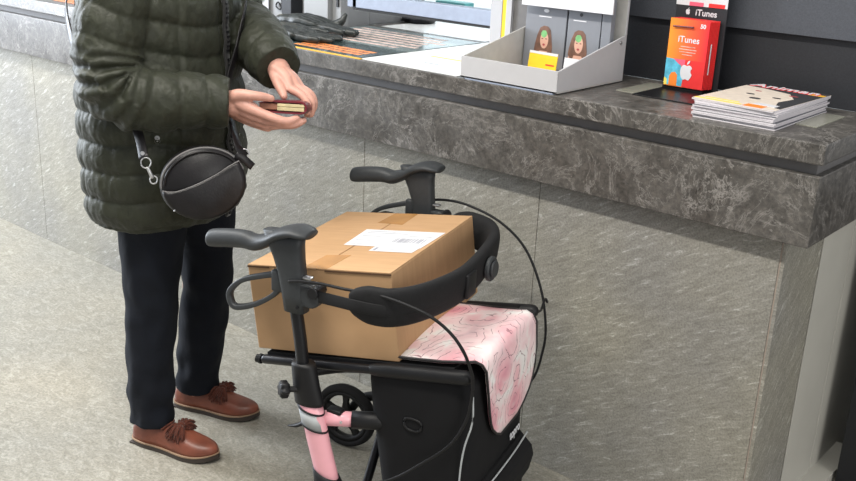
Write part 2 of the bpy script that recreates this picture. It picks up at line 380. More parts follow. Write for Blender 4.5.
# sheets under the counter glass
ma = tag(empty('counter_mat', (-2.3, 2.45, S)), 'dark counter mat with orange print and a yellow front edge beside the gloves', 'mat')
def mb(name, m, root, *a): return loc(bx(name, m, root, *a, bev=0), root)
mb('mat_sheet', M['mat_dark'], ma, -2.64, -2.10, 2.152, 2.37, S, S + .0016)
mb('rear_sheen', M['mat_sheen'], ma, -2.64, -2.10, 2.37, 2.745, S, S + .0016)  # window reflection on the mat painted in as a paler rear part
mb('yellow_border', M['yline'], ma, -2.64, -2.085, 2.140, 2.152, S, S + .002)
rn = random.Random(3)
for r in range(7):
    y = 2.40 + r * .045; x = -2.60; bmx = bmesh.new()
    while x < -2.2:
        wd = rn.uniform(.03, .1); box(bmx, x, x + wd, y, y + .022, S + .0016, S + .0021); x += wd + .006
    loc(fin(bmx, 'text_line', M['mat_text'], ma), ma)
for r in range(3):
    y = 2.19 + r * .032; x = -2.43; bmo = bmesh.new()
    while x < -2.15:
        wd = rn.uniform(.03, .07); box(bmo, x, min(x + wd, -2.14), y, y + .02, S + .0016, S + .0021); x += wd + .006
    loc(fin(bmo, 'orange_text_line', M['mat_or'], ma), ma)
mw = tag(empty('counter_sheet', (-1.9, 2.45, S)), 'bright white sheet on the counter left of the cardboard display tray', 'sheet')
mb('white_sheet', M['mat_white'], mw, -2.09, -1.72, 2.150, 3.1, S, S + .0016)
mb('yellow_print', M['yellowp'], mw, -2.0, -1.87, 2.36, 2.375, S + .0016, S + .002)
mb('grey_print', M['grey_ink'], mw, -1.93, -1.86, 2.25, 2.258, S + .0016, S + .002)
tag(bx('counter_sheet', M['mat_white'], None, -2.60, -2.11, 2.78, 3.3, S, S + .0016, 0), 'white sheet lying below the service glass at the back', 'sheet')
tag(bx('orange_leaflet', M['wood'], None, -3.92, -3.66, 2.20, 2.33, S, S + .004, .001), 'orange leaflet on the counter behind the person at the far left', 'leaflet')
tag(bx('pale_plate', M['plate'], None, -1.325, -1.20, 2.335, 2.52, S, S + .002, 0), 'pale flat plate on the counter left of the gift card stand', 'plate')
tag(bx('pale_plate', M['plate'], None, -.90, -.775, 2.30, 2.49, S, S + .002, 0), 'pale flat plate on the counter showing behind the magazine stack', 'plate')
tag(cy('coin_dish', M['blackm'], None, (-2.60, 3.0, S), (-2.60, 3.0, S + .02), .06, 28, .07, .003), 'dark round dish under the left end of the service glass', 'dish')
# left grey housing details
gu = tag(empty('service_terminal', (-2.95, 2.6, S)), 'pale grey terminal housing with a slot behind the black gloves', 'terminal')
def gb(name, m, *a, bev=.002): return loc(bx(name, m, gu, *a, bev=bev), gu)
gb('housing', M['grey_unit'], -2.83, -2.70, 2.60, 2.66, S, 1.75)
gb('door_panel', M['grey_unit'], -2.698, -2.652, 2.62, 2.66, S, 1.75)
gb('slot', M['black'], -2.672, -2.662, 2.615, 2.62, 1.163, 1.20, bev=0)
gb('left_panel', M['grey_unit'], -3.12, -2.97, 2.62, 2.66, S, 1.75)
tag(bx('upright_strip', M['dwall'], None, -2.955, -2.90, 2.60, 2.66, S, 1.8, .002), 'narrow black upright strip behind the gloves', 'strip')
tri = tag(empty('yellow_sign', (-3.12, 2.6, 1.09)), 'yellow pointed sign on a light backing beside the green sleeve', 'sign')
o = pl('sign_backing', M['white'], tri, rect(-.085, .08, .006, .35), XZ(0, .012, 0), .004)
o = pl('arrow_face', M['yellow'], tri, [(-.06, .06), (0, .0), (.06, .06), (.06, .33), (-.06, .33)], XZ(0, 0, .02), .004)
cb_ = tb('coiled_cable', M['black'], None, [(-3.0, 2.615, 1.30), (-2.99, 2.612, 1.20), (-2.965, 2.612, 1.155), (-2.975, 2.612, 1.125), (-3.0, 2.612, 1.135), (-2.985, 2.612, 1.15), (-2.962, 2.612, 1.12), (-2.955, 2.606, 1.10)], .003, 8, 6)
tag(cb_, 'thin black cable with a loop in front of the grey panel', 'cable')

# ---------------------------------------------------------------- display tray with packages
dp = tag(empty('display_tray', (-1.5425, 2.3, S)), 'pale grey open display tray with sloping sides on the marble counter', 'display')
T = .004
def db(name, m, *a, bev=.0008): return loc(bx(name, m, dp, *a, bev=bev), dp)
x0, x1, y0, y1 = -1.70, -1.385, 2.14, 2.47
db('tray_base', M['display_in'], x0, x1, y0, y1, S + .003, S + .008)
db('front_lip', M['display'], x0, x1, y0, y0 + T, S + .003, 1.151)
for xs in (x0, x1 - T):
    bm = bmesh.new(); poly(bm, [(y0 + T, S + .003), (y1, S + .003), (y1, 1.42), (y1 - .006, 1.42), (y1 - .006, 1.218), (y0 + .02, 1.153), (y0 + T, 1.150)], basis((xs, 0, 0), (0, 1, 0), (0, 0, 1)), T)
    loc(fin(bm, 'side_panel', M['display'] if xs > -1.5 else M['display_in'], dp), dp)
db('back_panel', M['display_in'], x0 + T, x1 - T, y1 - .006, y1, S + .003, 1.50)
db('header_panel', M['label'], x0 + .008, x1 - .008, 2.396, 2.401, 1.276, 1.50)
loc(cy('rivet', M['screw'], dp, (x1 - .001, 2.44, 1.2), (x1 + .003, 2.44, 1.2), .005, 12), dp)
db('clear_foot', M['alu'], x0 + .02, x1 - .01, y0 - .004, y0 + .02, S, S + .003, bev=0)

def package(x, hw, fx, hsh, label):
    p = tag(empty('photo_package', (x, 2.418, S + .0085)), label, 'package', 'grey packages in the display tray')
    p.rotation_euler = (math.radians(-1.5), 0, 0)
    bm = bmesh.new(); box(bm, -hw, hw, 0, .018, 0, .225, .001); fin(bm, 'carton', M['pack'], p)
    A = XZ(0, -.0003, 0)
    bm = bmesh.new(); poly(bm, rect(fx - .024, fx + .018, .147, .1495), A, .0004); fin(bm, 'caption_line', M['label'], p)
    pl('hang_hole', M[hsh], p, ov(fx, .165, .005 if hsh == 'ink' else .009, .005), A, .0005)
    def sc_(pts): return [(fx + x_ * .80, (z_ - .142) * .80 + .086) for x_, z_ in pts]
    sh = [(-.06, .02), (.06, .02), (.056, .075), (.040, .096), (.0, .105), (-.035, .096), (-.056, .075)]
    pl('printed_shoulders', M['face'], p, [(max(-hw + .002, min(hw - .002, x_)), z_) for x_, z_ in sc_(sh)], A, .0004)
    pl('printed_hair', M['hairp'], p, sc_([(-.030, .088), (-.022, .082), (-.016, .10), (.016, .10), (.026, .084), (.036, .095), (.036, .118), (.030, .15), (.024, .176), (.012, .187), (-.006, .188), (-.020, .180), (-.030, .155), (-.038, .12), (-.040, .10)]), A, .0007)
    pl('printed_face', M['face'], p, sc_(ov(.001, .138, .0175, .030)), A, .001)
    pl('printed_green_patch', M['green'], p, sc_([(-.012, .150), (.0, .146), (.009, .152), (.012, .163), (.004, .172), (-.008, .171), (-.014, .162)]), A, .0013)
    pl('printed_eye', M['hairp'], p, sc_(ov(-.007, .143, .0042, .0018, 10)), A, .0016); pl('printed_eye', M['hairp'], p, sc_(ov(.009, .143, .0042, .0018, 10)), A, .0016)
    pl('printed_lips', M['lips'], p, sc_(ov(.0005, .122, .005, .004, 12)), A, .0016)
    return p
package(-1.622, .069, .0, 'label', 'grey photo package with a long-haired face, left one in the display tray')
package(-1.494, .053, -.012, 'ink', 'grey photo package with a long-haired face, right one in the display tray')
e = tag(bx('photo_package', M['pack'], None, -1.437, -1.408, 2.42, 2.44, S + .009, 1.32, .001), 'narrow plain grey package between the right photo package and the tray side', 'package', 'grey packages in the display tray')
yc = tag(empty('yellow_card', (-1.585, 2.36, S + .0085)), 'yellow card leaning in front of the left grey photo package', 'card')
yc.rotation_euler = (math.radians(-8), 0, math.radians(-4))
bm = bmesh.new(); box(bm, -.050, .050, 0, .002, 0, .058); fin(bm, 'card_sheet', M['yellow'], yc)
pl('white_edge', M['label'], yc, rect(-.050, .050, .051, .058), XZ(0, -.0002, 0), .0004); pl('red_print', M['redp'], yc, rect(.012, .042, .022, .026), XZ(0, -.0002, 0), .0004)
wc = tag(empty('white_card', (-1.475, 2.36, S + .0085)), 'small white card in front of the right grey photo package', 'card'); wc.rotation_euler = (math.radians(-6), 0, 0)
bm = bmesh.new(); box(bm, -.038, .038, 0, .002, 0, .052); fin(bm, 'card_sheet', M['label'], wc)

# ---------------------------------------------------------------- gift card stand
gs = tag(empty('card_stand', (-1.19, 2.50, S)), 'black counter stand with a header holding orange and red gift cards', 'stand')
bm = bmesh.new(); box(bm, -.075, .095, -.185, .045, 0, .0035, .001); fin(bm, 'base_plate', M['blackm'], gs)
bm = bmesh.new(); box(bm, -.078, .068, .010, .016, .0035, .36, .001); fin(bm, 'back_board', M['dwall'], gs)
bm = bmesh.new(); box(bm, -.072, .045, -.03, .010, .0035, .012, .001); fin(bm, 'card_ledge', M['black'], gs)
A = XZ(0, .0098, 0)
text('header_text', 'iTunes', .023, M['label'], gs, XZ(.010, .0096, .205), bold=.0003)
def apple(s, cx, cz, y, parent, m=M['label']):
    pts = [(0, .78), (.18, .86), (.36, .84), (.50, .74), (.58, .60), (.48, .50), (.44, .34), (.50, .18), (.62, .08), (.54, -.14), (.42, -.34), (.30, -.44), (.18, -.44), (.06, -.38), (-.08, -.38), (-.22, -.45), (-.34, -.42), (-.48, -.26), (-.60, .0), (-.64, .28), (-.60, .56), (-.48, .76), (-.30, .86), (-.14, .84)]
    lo = [(cx + x * s * .9, cz + (z - .2) * s) for x, z in pts]
    pl('fruit_logo', m, parent, lo, XZ(0, y, 0), .0006)
    lf = [(.0, .92), (.02, 1.08), (.12, 1.22), (.28, 1.30), (.28, 1.16), (.20, 1.02), (.10, .94)]
    pl('fruit_logo', m, parent, [(cx + x * s * .9, cz + (z - .2) * s) for x, z in lf], XZ(0, y, 0), .0006)
apple(.0105, -.042, .205, .0095, gs)
bm = bmesh.new(); poly(bm, rect(-.078, .067, .222, .36), A, .0008); fin(bm, 'header_card', M['label'], gs)
pl('pink_print', M['pinkp'], gs, rect(-.04, .0, .222, .232), XZ(0, .0088, 0), .0006); pl('pink_print', M['redp'], gs, rect(.015, .06, .222, .232), XZ(0, .0088, 0), .0006)
bm = bmesh.new(); cyl(bm, (.0, .01, .166), (.0, -.040, .171), .0022, 8); cyl(bm, (-.055, -.040, .170), (.004, -.040, .172), .0022, 8); fin(bm, 'hook', M['wallet'], gs)
for i in range(8):
    y = -.034 + i * .005
    c = tag(empty('gift_card', (-1.19 + i * .0014, 2.50 + y, S + .0125)), 'orange and red gift card behind others on the black stand' if i else 'front orange and red gift card with a white fruit logo on the black stand', 'gift card', 'gift cards on the black stand')
    bm = bmesh.new(); box(bm, -.066, .046, -.0008, .0018, 0, .178); fin(bm, 'card_body', M['cardp'] if i == 0 else M['redp'], c)
    if i == 0:
        text('card_text', 'iTunes', .023, M['label'], c, XZ(-.008, -.0012, .125), bold=.0003)
        text('price_text', '50', .015, M['label'], c, XZ(.028, -.0012, .163), bold=.0005)
        bm = bmesh.new()
        for k, wd in enumerate((.042, .05, .046, .03)): poly(bm, rect(-.008 - wd / 2, -.008 + wd / 2, .106 - k * .007, .108 - k * .007), XZ(0, -.0009, 0), .0004)
        fin(bm, 'small_print', M['mat_text'], c)
        q = -.0009
        pl('blue_print', M['bluep'], c, [(-.066, .002), (-.066, .073), (-.045, .072), (-.030, .066), (-.016, .05), (-.012, .03), (-.014, .002)], XZ(0, q, 0), .0004)
        pl('rose_print', M['pinkp'], c, [(-.045, .073), (-.010, .073), (-.012, .055), (-.028, .060)], XZ(0, q - .0002, 0), .0004)
        pl('orange_print', M['orangep'], c, [(-.052, .002), (-.052, .026), (-.046, .036), (-.036, .038), (-.029, .030), (-.028, .002)], XZ(0, q - .0003, 0), .0004)
        pl('yellow_print', M['yellowp'], c, [(-.066, .002), (-.066, .022), (-.058, .016), (-.057, .002)], XZ(0, q - .0003, 0), .0004)
        pl('red_print', M['redp'], c, [(-.012, .001), (.046, .001), (.046, .073), (-.012, .073)], XZ(0, q - .0001, 0), .0004)
        apple(.030, -.004, .040, -.0018, c)
    elif i == 3: pl('white_tag', M['label'], c, rect(.0465, .0475, .04, .12), XZ(0, -.0016, 0), .004)

# ---------------------------------------------------------------- magazine stack
def magazine(i, z, dx, dy, rz):
    lab = ('topmost magazine of the stack, with a cream furry animal on its cover' if i == 9 else 'magazine in the stack below the furry animal cover')
    m = tag(empty('magazine', (-.930 + dx, 2.345 + dy, z), rz), lab, 'magazine', 'magazines in the stack at the counter end')
    th = .0040
    bm = bmesh.new(); rings = []
    for k in range(9):
        t = k / 8; y = -.165 + .33 * t; zz = (.0035 * math.exp(-((1 - t) * 9) ** 2) if i < 9 else -.002 + .004 * (t - .5) ** 2 * 4 * .6)
        zz = max(0, zz) if i == 9 else 0
        rings.append([(-.100, y, zz), (.100, y, zz), (.100, y, zz + th), (-.100, y, zz + th)])
    loft(bm, rings); fin(bm, 'pages', M['paper'], m)
    bm = bmesh.new(); box(bm, -.1005, .1005, -.1655, .1655, th - .0006 + .0, th + .0003 + (.0 if i < 9 else .0), 0)
    fin(bm, 'cover', M['pack_d'] if i % 3 == 0 and i < 9 else (M['dog'] if i == 9 else M['paper']), m)
    return m, th
zz = S + .0005
for i in range(10):
    m, th = magazine(i, zz, rn.uniform(-.003, .003) + (.003 if i > 6 else 0), rn.uniform(-.003, .003), math.radians(rn.uniform(-1, 1)) - (.02 if i == 9 else 0)); zz += .0044
A = XY(0, 0, .0044)
pl('cover_dark_ground', M['ink'], m, [(.1005, -.13), (.1005, .165), (-.1005, .165), (-.1005, .118), (-.05, .11), (.03, .085), (.068, .02), (.06, -.05), (.085, -.125)], A, .0004)
bm = bmesh.new(); poly(bm, rect(-.1005, .015, -.154, -.142), A, .0005); poly(bm, rect(-.085, .0, -.130, -.122), A, .0005); fin(bm, 'yellow_text_lines', M['yellowp'], m)
pl('orange_block', M['orangep'], m, rect(.022, .068, -.155, -.125), A, .0007)
pl('yellow_block', M['yline'], m, rect(.062, .10, .115, .135), A, .0007)
for xx, yy, rx, ry in ((-.035, .005, .011, .006), (.034, .0, .011, .006), (.0, -.045, .014, .010), (-.04, .06, .008, .004), (.05, .06, .012, .006)):
    pl('printed_eye' if abs(yy) < .02 else 'printed_nose', M['ink'] if yy < .03 else M['lips'], m, ov(xx, yy, rx, ry, 14), A, .0007)
pl('white_patch', M['label'], m, rect(.03, .085, -.12, -.095), A, .0007)
text('title_shadow', 'Animan', .060, M['redp'], m, XY(-.002, .138, .0049), bold=.0024, sx=.95)
text('title_text', 'Animan', .060, M['label'], m, XY(-.004, .141, .0055), bold=.0006, sx=.95)

# ---------------------------------------------------------------- gloves
def glove(name, label, wr, kn, width, fingers, thumb, th=.016):
    bm = bmesh.new(); wr = Vector(wr); kn = Vector(kn); d = (kn - wr).normalized(); s = Vector((0, 0, 1)).cross(d).normalized()
    for q in (-.5, -.17, .17, .5): tube(bm, [wr + s * q * width * .8, (wr + kn) / 2 + s * q * width * .95 + Vector((0, 0, .006)), kn + s * q * width], [th * 1.05, th * 1.15, th * .8], 10, 4)
    for f in fingers: tube(bm, [Vector(p) for p in f], [th * .78, th * .72, th * .62, th * .5][:len(f)], 10, 4)
    tube(bm, [Vector(p) for p in thumb], [th * .85] * (len(thumb) - 1) + [th * .55], 10, 4)
    mn = min(v.co.z for v in bm.verts)
    o = bake(bm, name, M['glove'], None, .003, 2, lambda c: .0030 * noise.noise(c * 32) + .0006 * noise.noise(c * 90))
    zmn = min(v.co.z for v in o.data.vertices)
    o.location.z = 0
    for v in o.data.vertices: v.co.z += S + .0022 - zmn; v.co.x += .035
    return tag(o, label, 'glove', 'pair of black leather gloves')
def L3(*ps): return [(x, y, z + 1.1) for x, y, z in ps]
glove('leather_glove', 'black leather glove lying at the counter edge, lower of the pair', (-2.70, 2.29, 1.115), (-2.50, 2.262, 1.117), .085,
      [L3((-2.50, 2.23, .012), (-2.455, 2.235, .010), (-2.42, 2.25, .008)), L3((-2.50, 2.25, .014), (-2.44, 2.27, .010), (-2.395, 2.29, .006)), L3((-2.50, 2.27, .014), (-2.44, 2.30, .01), (-2.40, 2.335, .006)), L3((-2.51, 2.30, .014), (-2.46, 2.33, .01), (-2.43, 2.36, .006))],
      L3((-2.6, 2.31, .015), (-2.54, 2.34, .02), (-2.49, 2.36, .016)))
glove('leather_glove', 'black leather glove with its thumb sticking up, resting over the other glove', (-2.76, 2.42, 1.13), (-2.60, 2.44, 1.128), .08,
      [L3((-2.60, 2.41, .022), (-2.54, 2.42, .018), (-2.49, 2.43, .014)), L3((-2.60, 2.43, .024), (-2.52, 2.44, .018), (-2.46, 2.46, .012)), L3((-2.60, 2.45, .022), (-2.53, 2.465, .016), (-2.475, 2.485, .010)), L3((-2.61, 2.47, .02), (-2.55, 2.485, .014), (-2.50, 2.50, .008))],
      L3((-2.62, 2.47, .02), (-2.575, 2.50, .03), (-2.56, 2.515, .058)), .018)

# ================================================================ person
P = tag(empty('person', (-2.24, 1.6, 0), math.radians(20)), 'person in an olive quilted coat, dark trousers and reddish loafers holding a small purse', 'person')
def torso_dim(z):
    # centre p, half depth, half width
    k = [(.695, -.044, .164, .226), (.74, -.044, .178, .240), (.85, -.044, .184, .248), (1.0, -.046, .183, .245), (1.15, -.044, .176, .234), (1.28, -.04, .170, .228), (1.36, -.035, .148, .20), (1.41, -.03, .11, .15), (1.45, -.02, .085, .095), (1.50, -.01, .075, .08)]
    for a, b in zip(k, k[1:]):
        if z <= b[0]:
            t = max(0, (z - a[0]) / (b[0] - a[0])); return [a[i] + (b[i] - a[i]) * t for i in (1, 2, 3)]
    return list(k[-1][1:])
SEAM = .076; HEM = .695
def puff(t): return abs(math.sin(PI * t)) ** .36
def torso_pt(z, a, off=0):
    c, dpp, dq = torso_dim(z)
    b = .005 if z > 1.36 else .0165
    wob = .012 * math.sin(a * 2 + 1) + .005 * math.sin(a * 5 + z * 3)
    f = puff((z - HEM + wob) / SEAM)
    va = min(abs(((a - s + PI) % (2 * PI)) - PI) for s in (0, -.62, -2.05, 2.05, .62))
    vf = min(1, va / .055) ** .5
    r = b * (f * (.5 + .5 * vf)) + off - .004
    ca, sa = math.cos(a), math.sin(a); n = 2.25
    k = (abs(ca) ** n + abs(sa) ** n) ** (-1 / n)
    return Vector((c + (dpp + r) * ca * k, (dq + r) * sa * k, z))
bm = bmesh.new()
zs = [HEM + i * .005 for i in range(int((1.50 - HEM) / .005))]
loft(bm, [[torso_pt(z, 2 * PI * k / 200) for k in range(200)] for z in zs])
def sleeve(bm, pts, rads, elb, period=.068):
    path = cr(pts, 26); rs = interp(rads, 26); fr = frames(path, up=(0.2, .2, 1)); L = 0; rings = []; seg = 60
    for i, p in enumerate(path):
        if i: L += (p - path[i - 1]).length
        rr = []
        for k in range(seg):
            a = 2 * PI * k / seg
            f = puff((L + .010 * math.sin(2 * a + L * 9)) / period)
            wr = .0075 * math.sin(L * 190 + 2.5 * math.sin(a * 1.5 + 1)) * math.exp(-((L - elb) / .075) ** 2)
            r = rs[i] - .002 + .0105 * f + wr
            rr.append(p + fr[i][1] * math.cos(a) * r + fr[i][2] * math.sin(a) * r)
        rings.append(rr)
    loft(bm, rings)
sleeve(bm, [(-.02, -.165, 1.375), (-.02, -.225, 1.26), (-.022, -.252, 1.15), (.008, -.256, 1.075), (.075, -.220, 1.053), (.16, -.170, 1.052), (.240, -.128, 1.048)], [.088, .083, .079, .077, .072, .063, .054], .31)
sleeve(bm, [(-.02, .17, 1.375), (.0, .235, 1.27), (.05, .23, 1.19), (.13, .170, 1.175), (.218, .09, 1.152), (.292, .030, 1.118)], [.088, .084, .080, .075, .067, .056], .24)
def jd(c):
    v = noise.noise(c * 8) * .004 + noise.noise(Vector((c.x * 34, c.y * 34, c.z * 14))) * .0034 + noise.noise(Vector((c.x * 90, c.y * 90, c.z * 40))) * .0016
    return v
bake(bm, 'jacket', M['jacket'], P, .0042, 0, jd)
zp = [torso_pt(z, .02, .014) for z in [.70 + i * .03 for i in range(25)]]
rb('zipper', M['jacket_d'], P, zp, .022, .006, (0, 1, 0), 2)
bm = bmesh.new()
for i in range(56): p_ = torso_pt(.71 + i * .012, .02, .018); box(bm, p_.x - .002, p_.x + .002, p_.y - .004, p_.y + .004, p_.z - .003, p_.z + .003)
fin(bm, 'zipper_teeth', M['blackm'], P)
# coat collar
tb('collar', M['jacket'], P, [(.045, 0, 1.475), (.03, .07, 1.49), (-.04, .085, 1.50), (-.09, .0, 1.505), (-.04, -.085, 1.50), (.03, -.07, 1.49)], .024, 12, 6, True)
# trousers
bm = bmesh.new()
tube(bm, [(-.03, -.09, .80), (-.032, -.098, .68), (-.036, -.102, .56), (-.045, -.105, .42), (-.053, -.108, .30), (-.055, -.110, .18), (-.056, -.112, .072)], [.105, .094, .083, .073, .0685, .064, .062], 24, 6, caps=False)
tube(bm, [(.0, .09, .80), (.005, .098, .68), (.008, .105, .56), (-.005, .112, .42), (-.025, .118, .30), (-.045, .122, .18), (-.056, .125, .074)], [.105, .094, .080, .074, .0705, .065, .062], 24, 6, caps=False)
ell(bm, (-.03, 0, .80), (.14, .18, .13))
def td(c):
    amp = .004 + .008 * math.exp(-((c.z - .14) / .10) ** 2) + .003 * math.exp(-((c.z - .43) / .08) ** 2)
    return amp * (noise.noise(Vector((c.x * 16, c.y * 16, c.z * 15))) * 1.1 + .8 * noise.noise(Vector((c.x * 22 + 5, c.y * 22, c.z * 12))))
bake(bm, 'trousers', M['trouser'], P, .006, 3, td)
# body: torso, neck, head, arms, legs and hands as one surface
bm = bmesh.new()
def ch(pts, r, seg=14, n=5, flat=1.0): tube(bm, pts, r, seg, n, flat=flat)
ch([(-.03, 0, .78), (-.04, 0, .95), (-.04, 0, 1.15), (-.03, 0, 1.32), (-.02, 0, 1.42)], [.12, .11, .12, .11, .06], 20)
ch([(-.02, 0, 1.38), (0, 0, 1.46), (.015, 0, 1.52)], [.055, .05, .052])
ell(bm, (.0, 0, 1.585), (.092, .074, .105)); ell(bm, (.045, 0, 1.55), (.055, .052, .07)); ell(bm, (.06, 0, 1.505), (.028, .03, .022))
ch([(.092, 0, 1.60), (.108, 0, 1.575), (.112, 0, 1.562)], [.008, .011, .013], 10)                       # nose
ch([(.083, -.02, 1.523), (.09, 0, 1.524), (.083, .02, 1.523)], [.005, .0075, .005], 10)                    # mouth
for s in (-1, 1):
    ell(bm, (.0, s * .077, 1.575), (.019, .008, .030)); ell(bm, (.083, s * .031, 1.59), (.011, .014, .010)); ch([(.088, s * .014, 1.612), (.085, s * .045, 1.612)], .006, 8)
ch([(-.03, -.12, 1.33), (-.03, -.225, 1.2), (.0, -.255, 1.06), (.12, -.19, 1.04), (.2, -.146, 1.046)], [.05, .045, .04, .035, .030])
ch([(-.03, .12, 1.33), (.03, .22, 1.21), (.08, .22, 1.17), (.20, .12, 1.155), (.27, .058, 1.126)], [.05, .045, .04, .033, .028])
for s, t in ((-1, -.112), (1, .125)):
    ch([(-.02, s * .09, .8), (-.02, s * .1, .5), (-.055, t, .12), (-.06, t, .075)], [.07, .05, .038, .036])
# right hand (knuckle row tilted, fingers under the purse, thumb on top)
H_ = lambda *p: [Vector(x) for x in p]
ch(H_((.195, -.148, 1.046), (.232, -.130, 1.046), (.250, -.124, 1.044)), [.031, .029, .030], 16, flat=1.05)
kn = H_((.322, -.130, 1.034), (.330, -.114, 1.012), (.326, -.094, .995), (.316, -.075, .985)); wb_ = H_((.243, -.130, 1.062), (.243, -.125, 1.046), (.243, -.118, 1.031), (.243, -.110, 1.022))
for a, b in zip(wb_, kn): ch([a, (a + b) / 2 + Vector((0, -.004, 0)), b], [.0185, .0172, .0132])
ch(H_(kn[0], (.362, -.122, 1.021), (.390, -.108, 1.014), (.408, -.090, 1.020)), [.0132, .0118, .0106, .0088])
ch(H_(kn[1], (.374, -.108, 1.008), (.402, -.092, 1.005), (.418, -.074, 1.013)), [.0132, .0118, .0106, .0088])
ch(H_(kn[2], (.368, -.088, .997), (.396, -.074, .999), (.411, -.058, 1.012)), [.0113, .0098, .0088, .0076])
ch(H_(kn[3], (.350, -.062, .990), (.371, -.050, .997), (.383, -.038, 1.010)), [.0103, .0087, .0078, .0068])
ch(H_((.240, -.138, 1.056), (.272, -.143, 1.073), (.308, -.134, 1.074), (.330, -.120, 1.071), (.346, -.106, 1.066)), [.016, .0155, .0125, .0112, .0088])
ch(H_((.258, -.134, 1.060), (.285, -.132, 1.054), (.312, -.128, 1.040)), [.015, .0145, .012])
# left hand over the far end of the purse
ch(H_((.250, .062, 1.142), (.280, .038, 1.124), (.296, .026, 1.112)), [.030, .029, .030], 16)
kl = H_((.350, -.014, 1.076), (.358, .006, 1.078), (.358, .026, 1.073), (.350, .043, 1.064)); wl = H_((.294, .012, 1.118), (.294, .025, 1.116), (.292, .038, 1.112), (.288, .049, 1.106))
for a, b in zip(wl, kl): ch([a, (a + b) / 2 + Vector((.004, 0, .005)), b], [.0175, .0158, .0122])
ch(H_(kl[0], (.382, -.020, 1.066), (.404, -.026, 1.048), (.407, -.030, 1.024)), [.0122, .0108, .0096, .0080])
ch(H_(kl[1], (.390, .002, 1.064), (.408, -.002, 1.040), (.404, -.004, 1.014)), [.0122, .0108, .0096, .0080])
ch(H_(kl[2], (.388, .028, 1.058), (.400, .022, 1.032), (.390, .012, 1.008)), [.0118, .0102, .0092, .0078])
ch(H_(kl[3], (.374, .044, 1.044), (.382, .038, 1.022), (.374, .028, 1.004)), [.0106, .0092, .0082, .0070])
ch(H_((.294, .006, 1.106), (.318, -.020, 1.088), (.338, -.038, 1.073), (.352, -.052, 1.063)), [.0160, .0138, .0116, .0092])
bake(bm, 'body', M['skin'], P, .0029, 2)
# hair
bm = bmesh.new(); ell(bm, (-.018, 0, 1.605), (.098, .088, .102)); ell(bm, (-.055, 0, 1.56), (.062, .078, .085)); ell(bm, (.04, .02, 1.672), (.05, .06, .026))
bake(bm, 'hair', M['hair'], P, .006, 2, lambda c: .005 * noise.noise(Vector((c.x * 60, c.y * 60, c.z * 12))))
# shoes
def shoe(xh, xt, qh, qt):
    r = empty('shoe'); r.parent = P; L = math.hypot(xt - xh, qt - qh); r.location = (xh, qh, 0); r.rotation_euler = (0, 0, math.atan2(qt - qh, xt - xh))
    k = [(0, .006, .020), (.012, .024, .052), (.05, .033, .066), (.09, .033, .068), (.13, .036, .066), (.165, .042, .058), (.20, .046, .046), (.235, .043, .036), (.262, .032, .029), (.278, .018, .022), (.286, .004, .014)]
    def outline(g):
        a = [(x, wd + g) for x, wd, h in k]; a[0] = (a[0][0] - g, a[0][1]); a[-1] = (a[-1][0] + g, a[-1][1] * .7)
        top = cr([(x, y, 0) for x, y in a], 4); return [(p.x, p.y) for p in top] + [(p.x, -p.y) for p in reversed(top)]
    def toe(x): return .010 * max(0, (x - .17) / .11) ** 2
    for nm, g, z0, z1, m in (('sole', .003, 0.0, .014, 'sole'), ('welt', .004, .014, .018, 'welt')):
        bm = bmesh.new(); o = outline(g)
        rs = [[(x, y, z0 + toe(x)) for x, y in o], [(x, y, z1 + toe(x) * .9) for x, y in o]]
        loft(bm, rs); 
        if nm == 'sole':
            box(bm, .0, .07, -.030, .030, 0, .006, .002)
        fin(bm, nm, M[m], r)
    bm = bmesh.new(); rings = []; ks = cr(k, 5)
    for p in ks:
        x, wd, h = p; z0 = .016 + toe(x) * .9; n = 20
        rings.append([(x, (abs(math.cos(a)) ** .75) * (1 if math.cos(a) >= 0 else -1) * wd, z0 + h * (math.sin(a) ** .8 if math.sin(a) > 0 else 0)) for a in [PI * i / (n - 1) for i in range(n)]])
    loft(bm, rings); u = fin(bm, 'upper', M['shoe'], r, True)
    # fringed bow on the instep
    bm = bmesh.new(); rg = random.Random(5)
    cx, cz = .165, .082
    for s in (-1, 1):
        for i in range(120):
            a = rg.uniform(-1.1, 1.1); l = rg.uniform(.024, .042)
            st = Vector((cx + rg.uniform(-.010, .010), s * rg.uniform(.0, .006), cz + rg.uniform(-.008, .004)))
            d = Vector((math.sin(a) * .7, s * (.45 + .5 * math.cos(a)), rg.uniform(-.45, .35) - .1)).normalized()
            e_ = st + d * l; e_.z -= .012; mid = st + d * l * .55 + Vector((0, 0, .004))
            tube(bm, [st, mid, e_], [.0032, .0044, .0022], 5, 2)
    ell(bm, (cx, 0, cz + .002), (.014, .012, .012), seg=10)
    fin(bm, 'fringed_bow', M['suede'], r, True)
    bm = bmesh.new(); tube(bm, [(.118, -.030, .075), (.132, -.012, .086), (.136, 0, .088), (.132, .012, .086), (.118, .030, .075)], .003, 8, 4); fin(bm, 'throat_edge', M['suede'], r, True)
shoe(-.118, .172, -.112, -.120)
shoe(-.135, .150, .123, .142)
# small emblem on the coat
e1 = torso_pt(.942, -.90, .024); nrm_ = (torso_pt(.965, -.92, .03) - e1).normalized(); tx = Vector((0, 0, 1)).cross(nrm_)
text('emblem', '8', .026, M['silver'], P, basis(e1 + nrm_ * .016, tx, (0, 0, 1)), .001, bold=.0012)

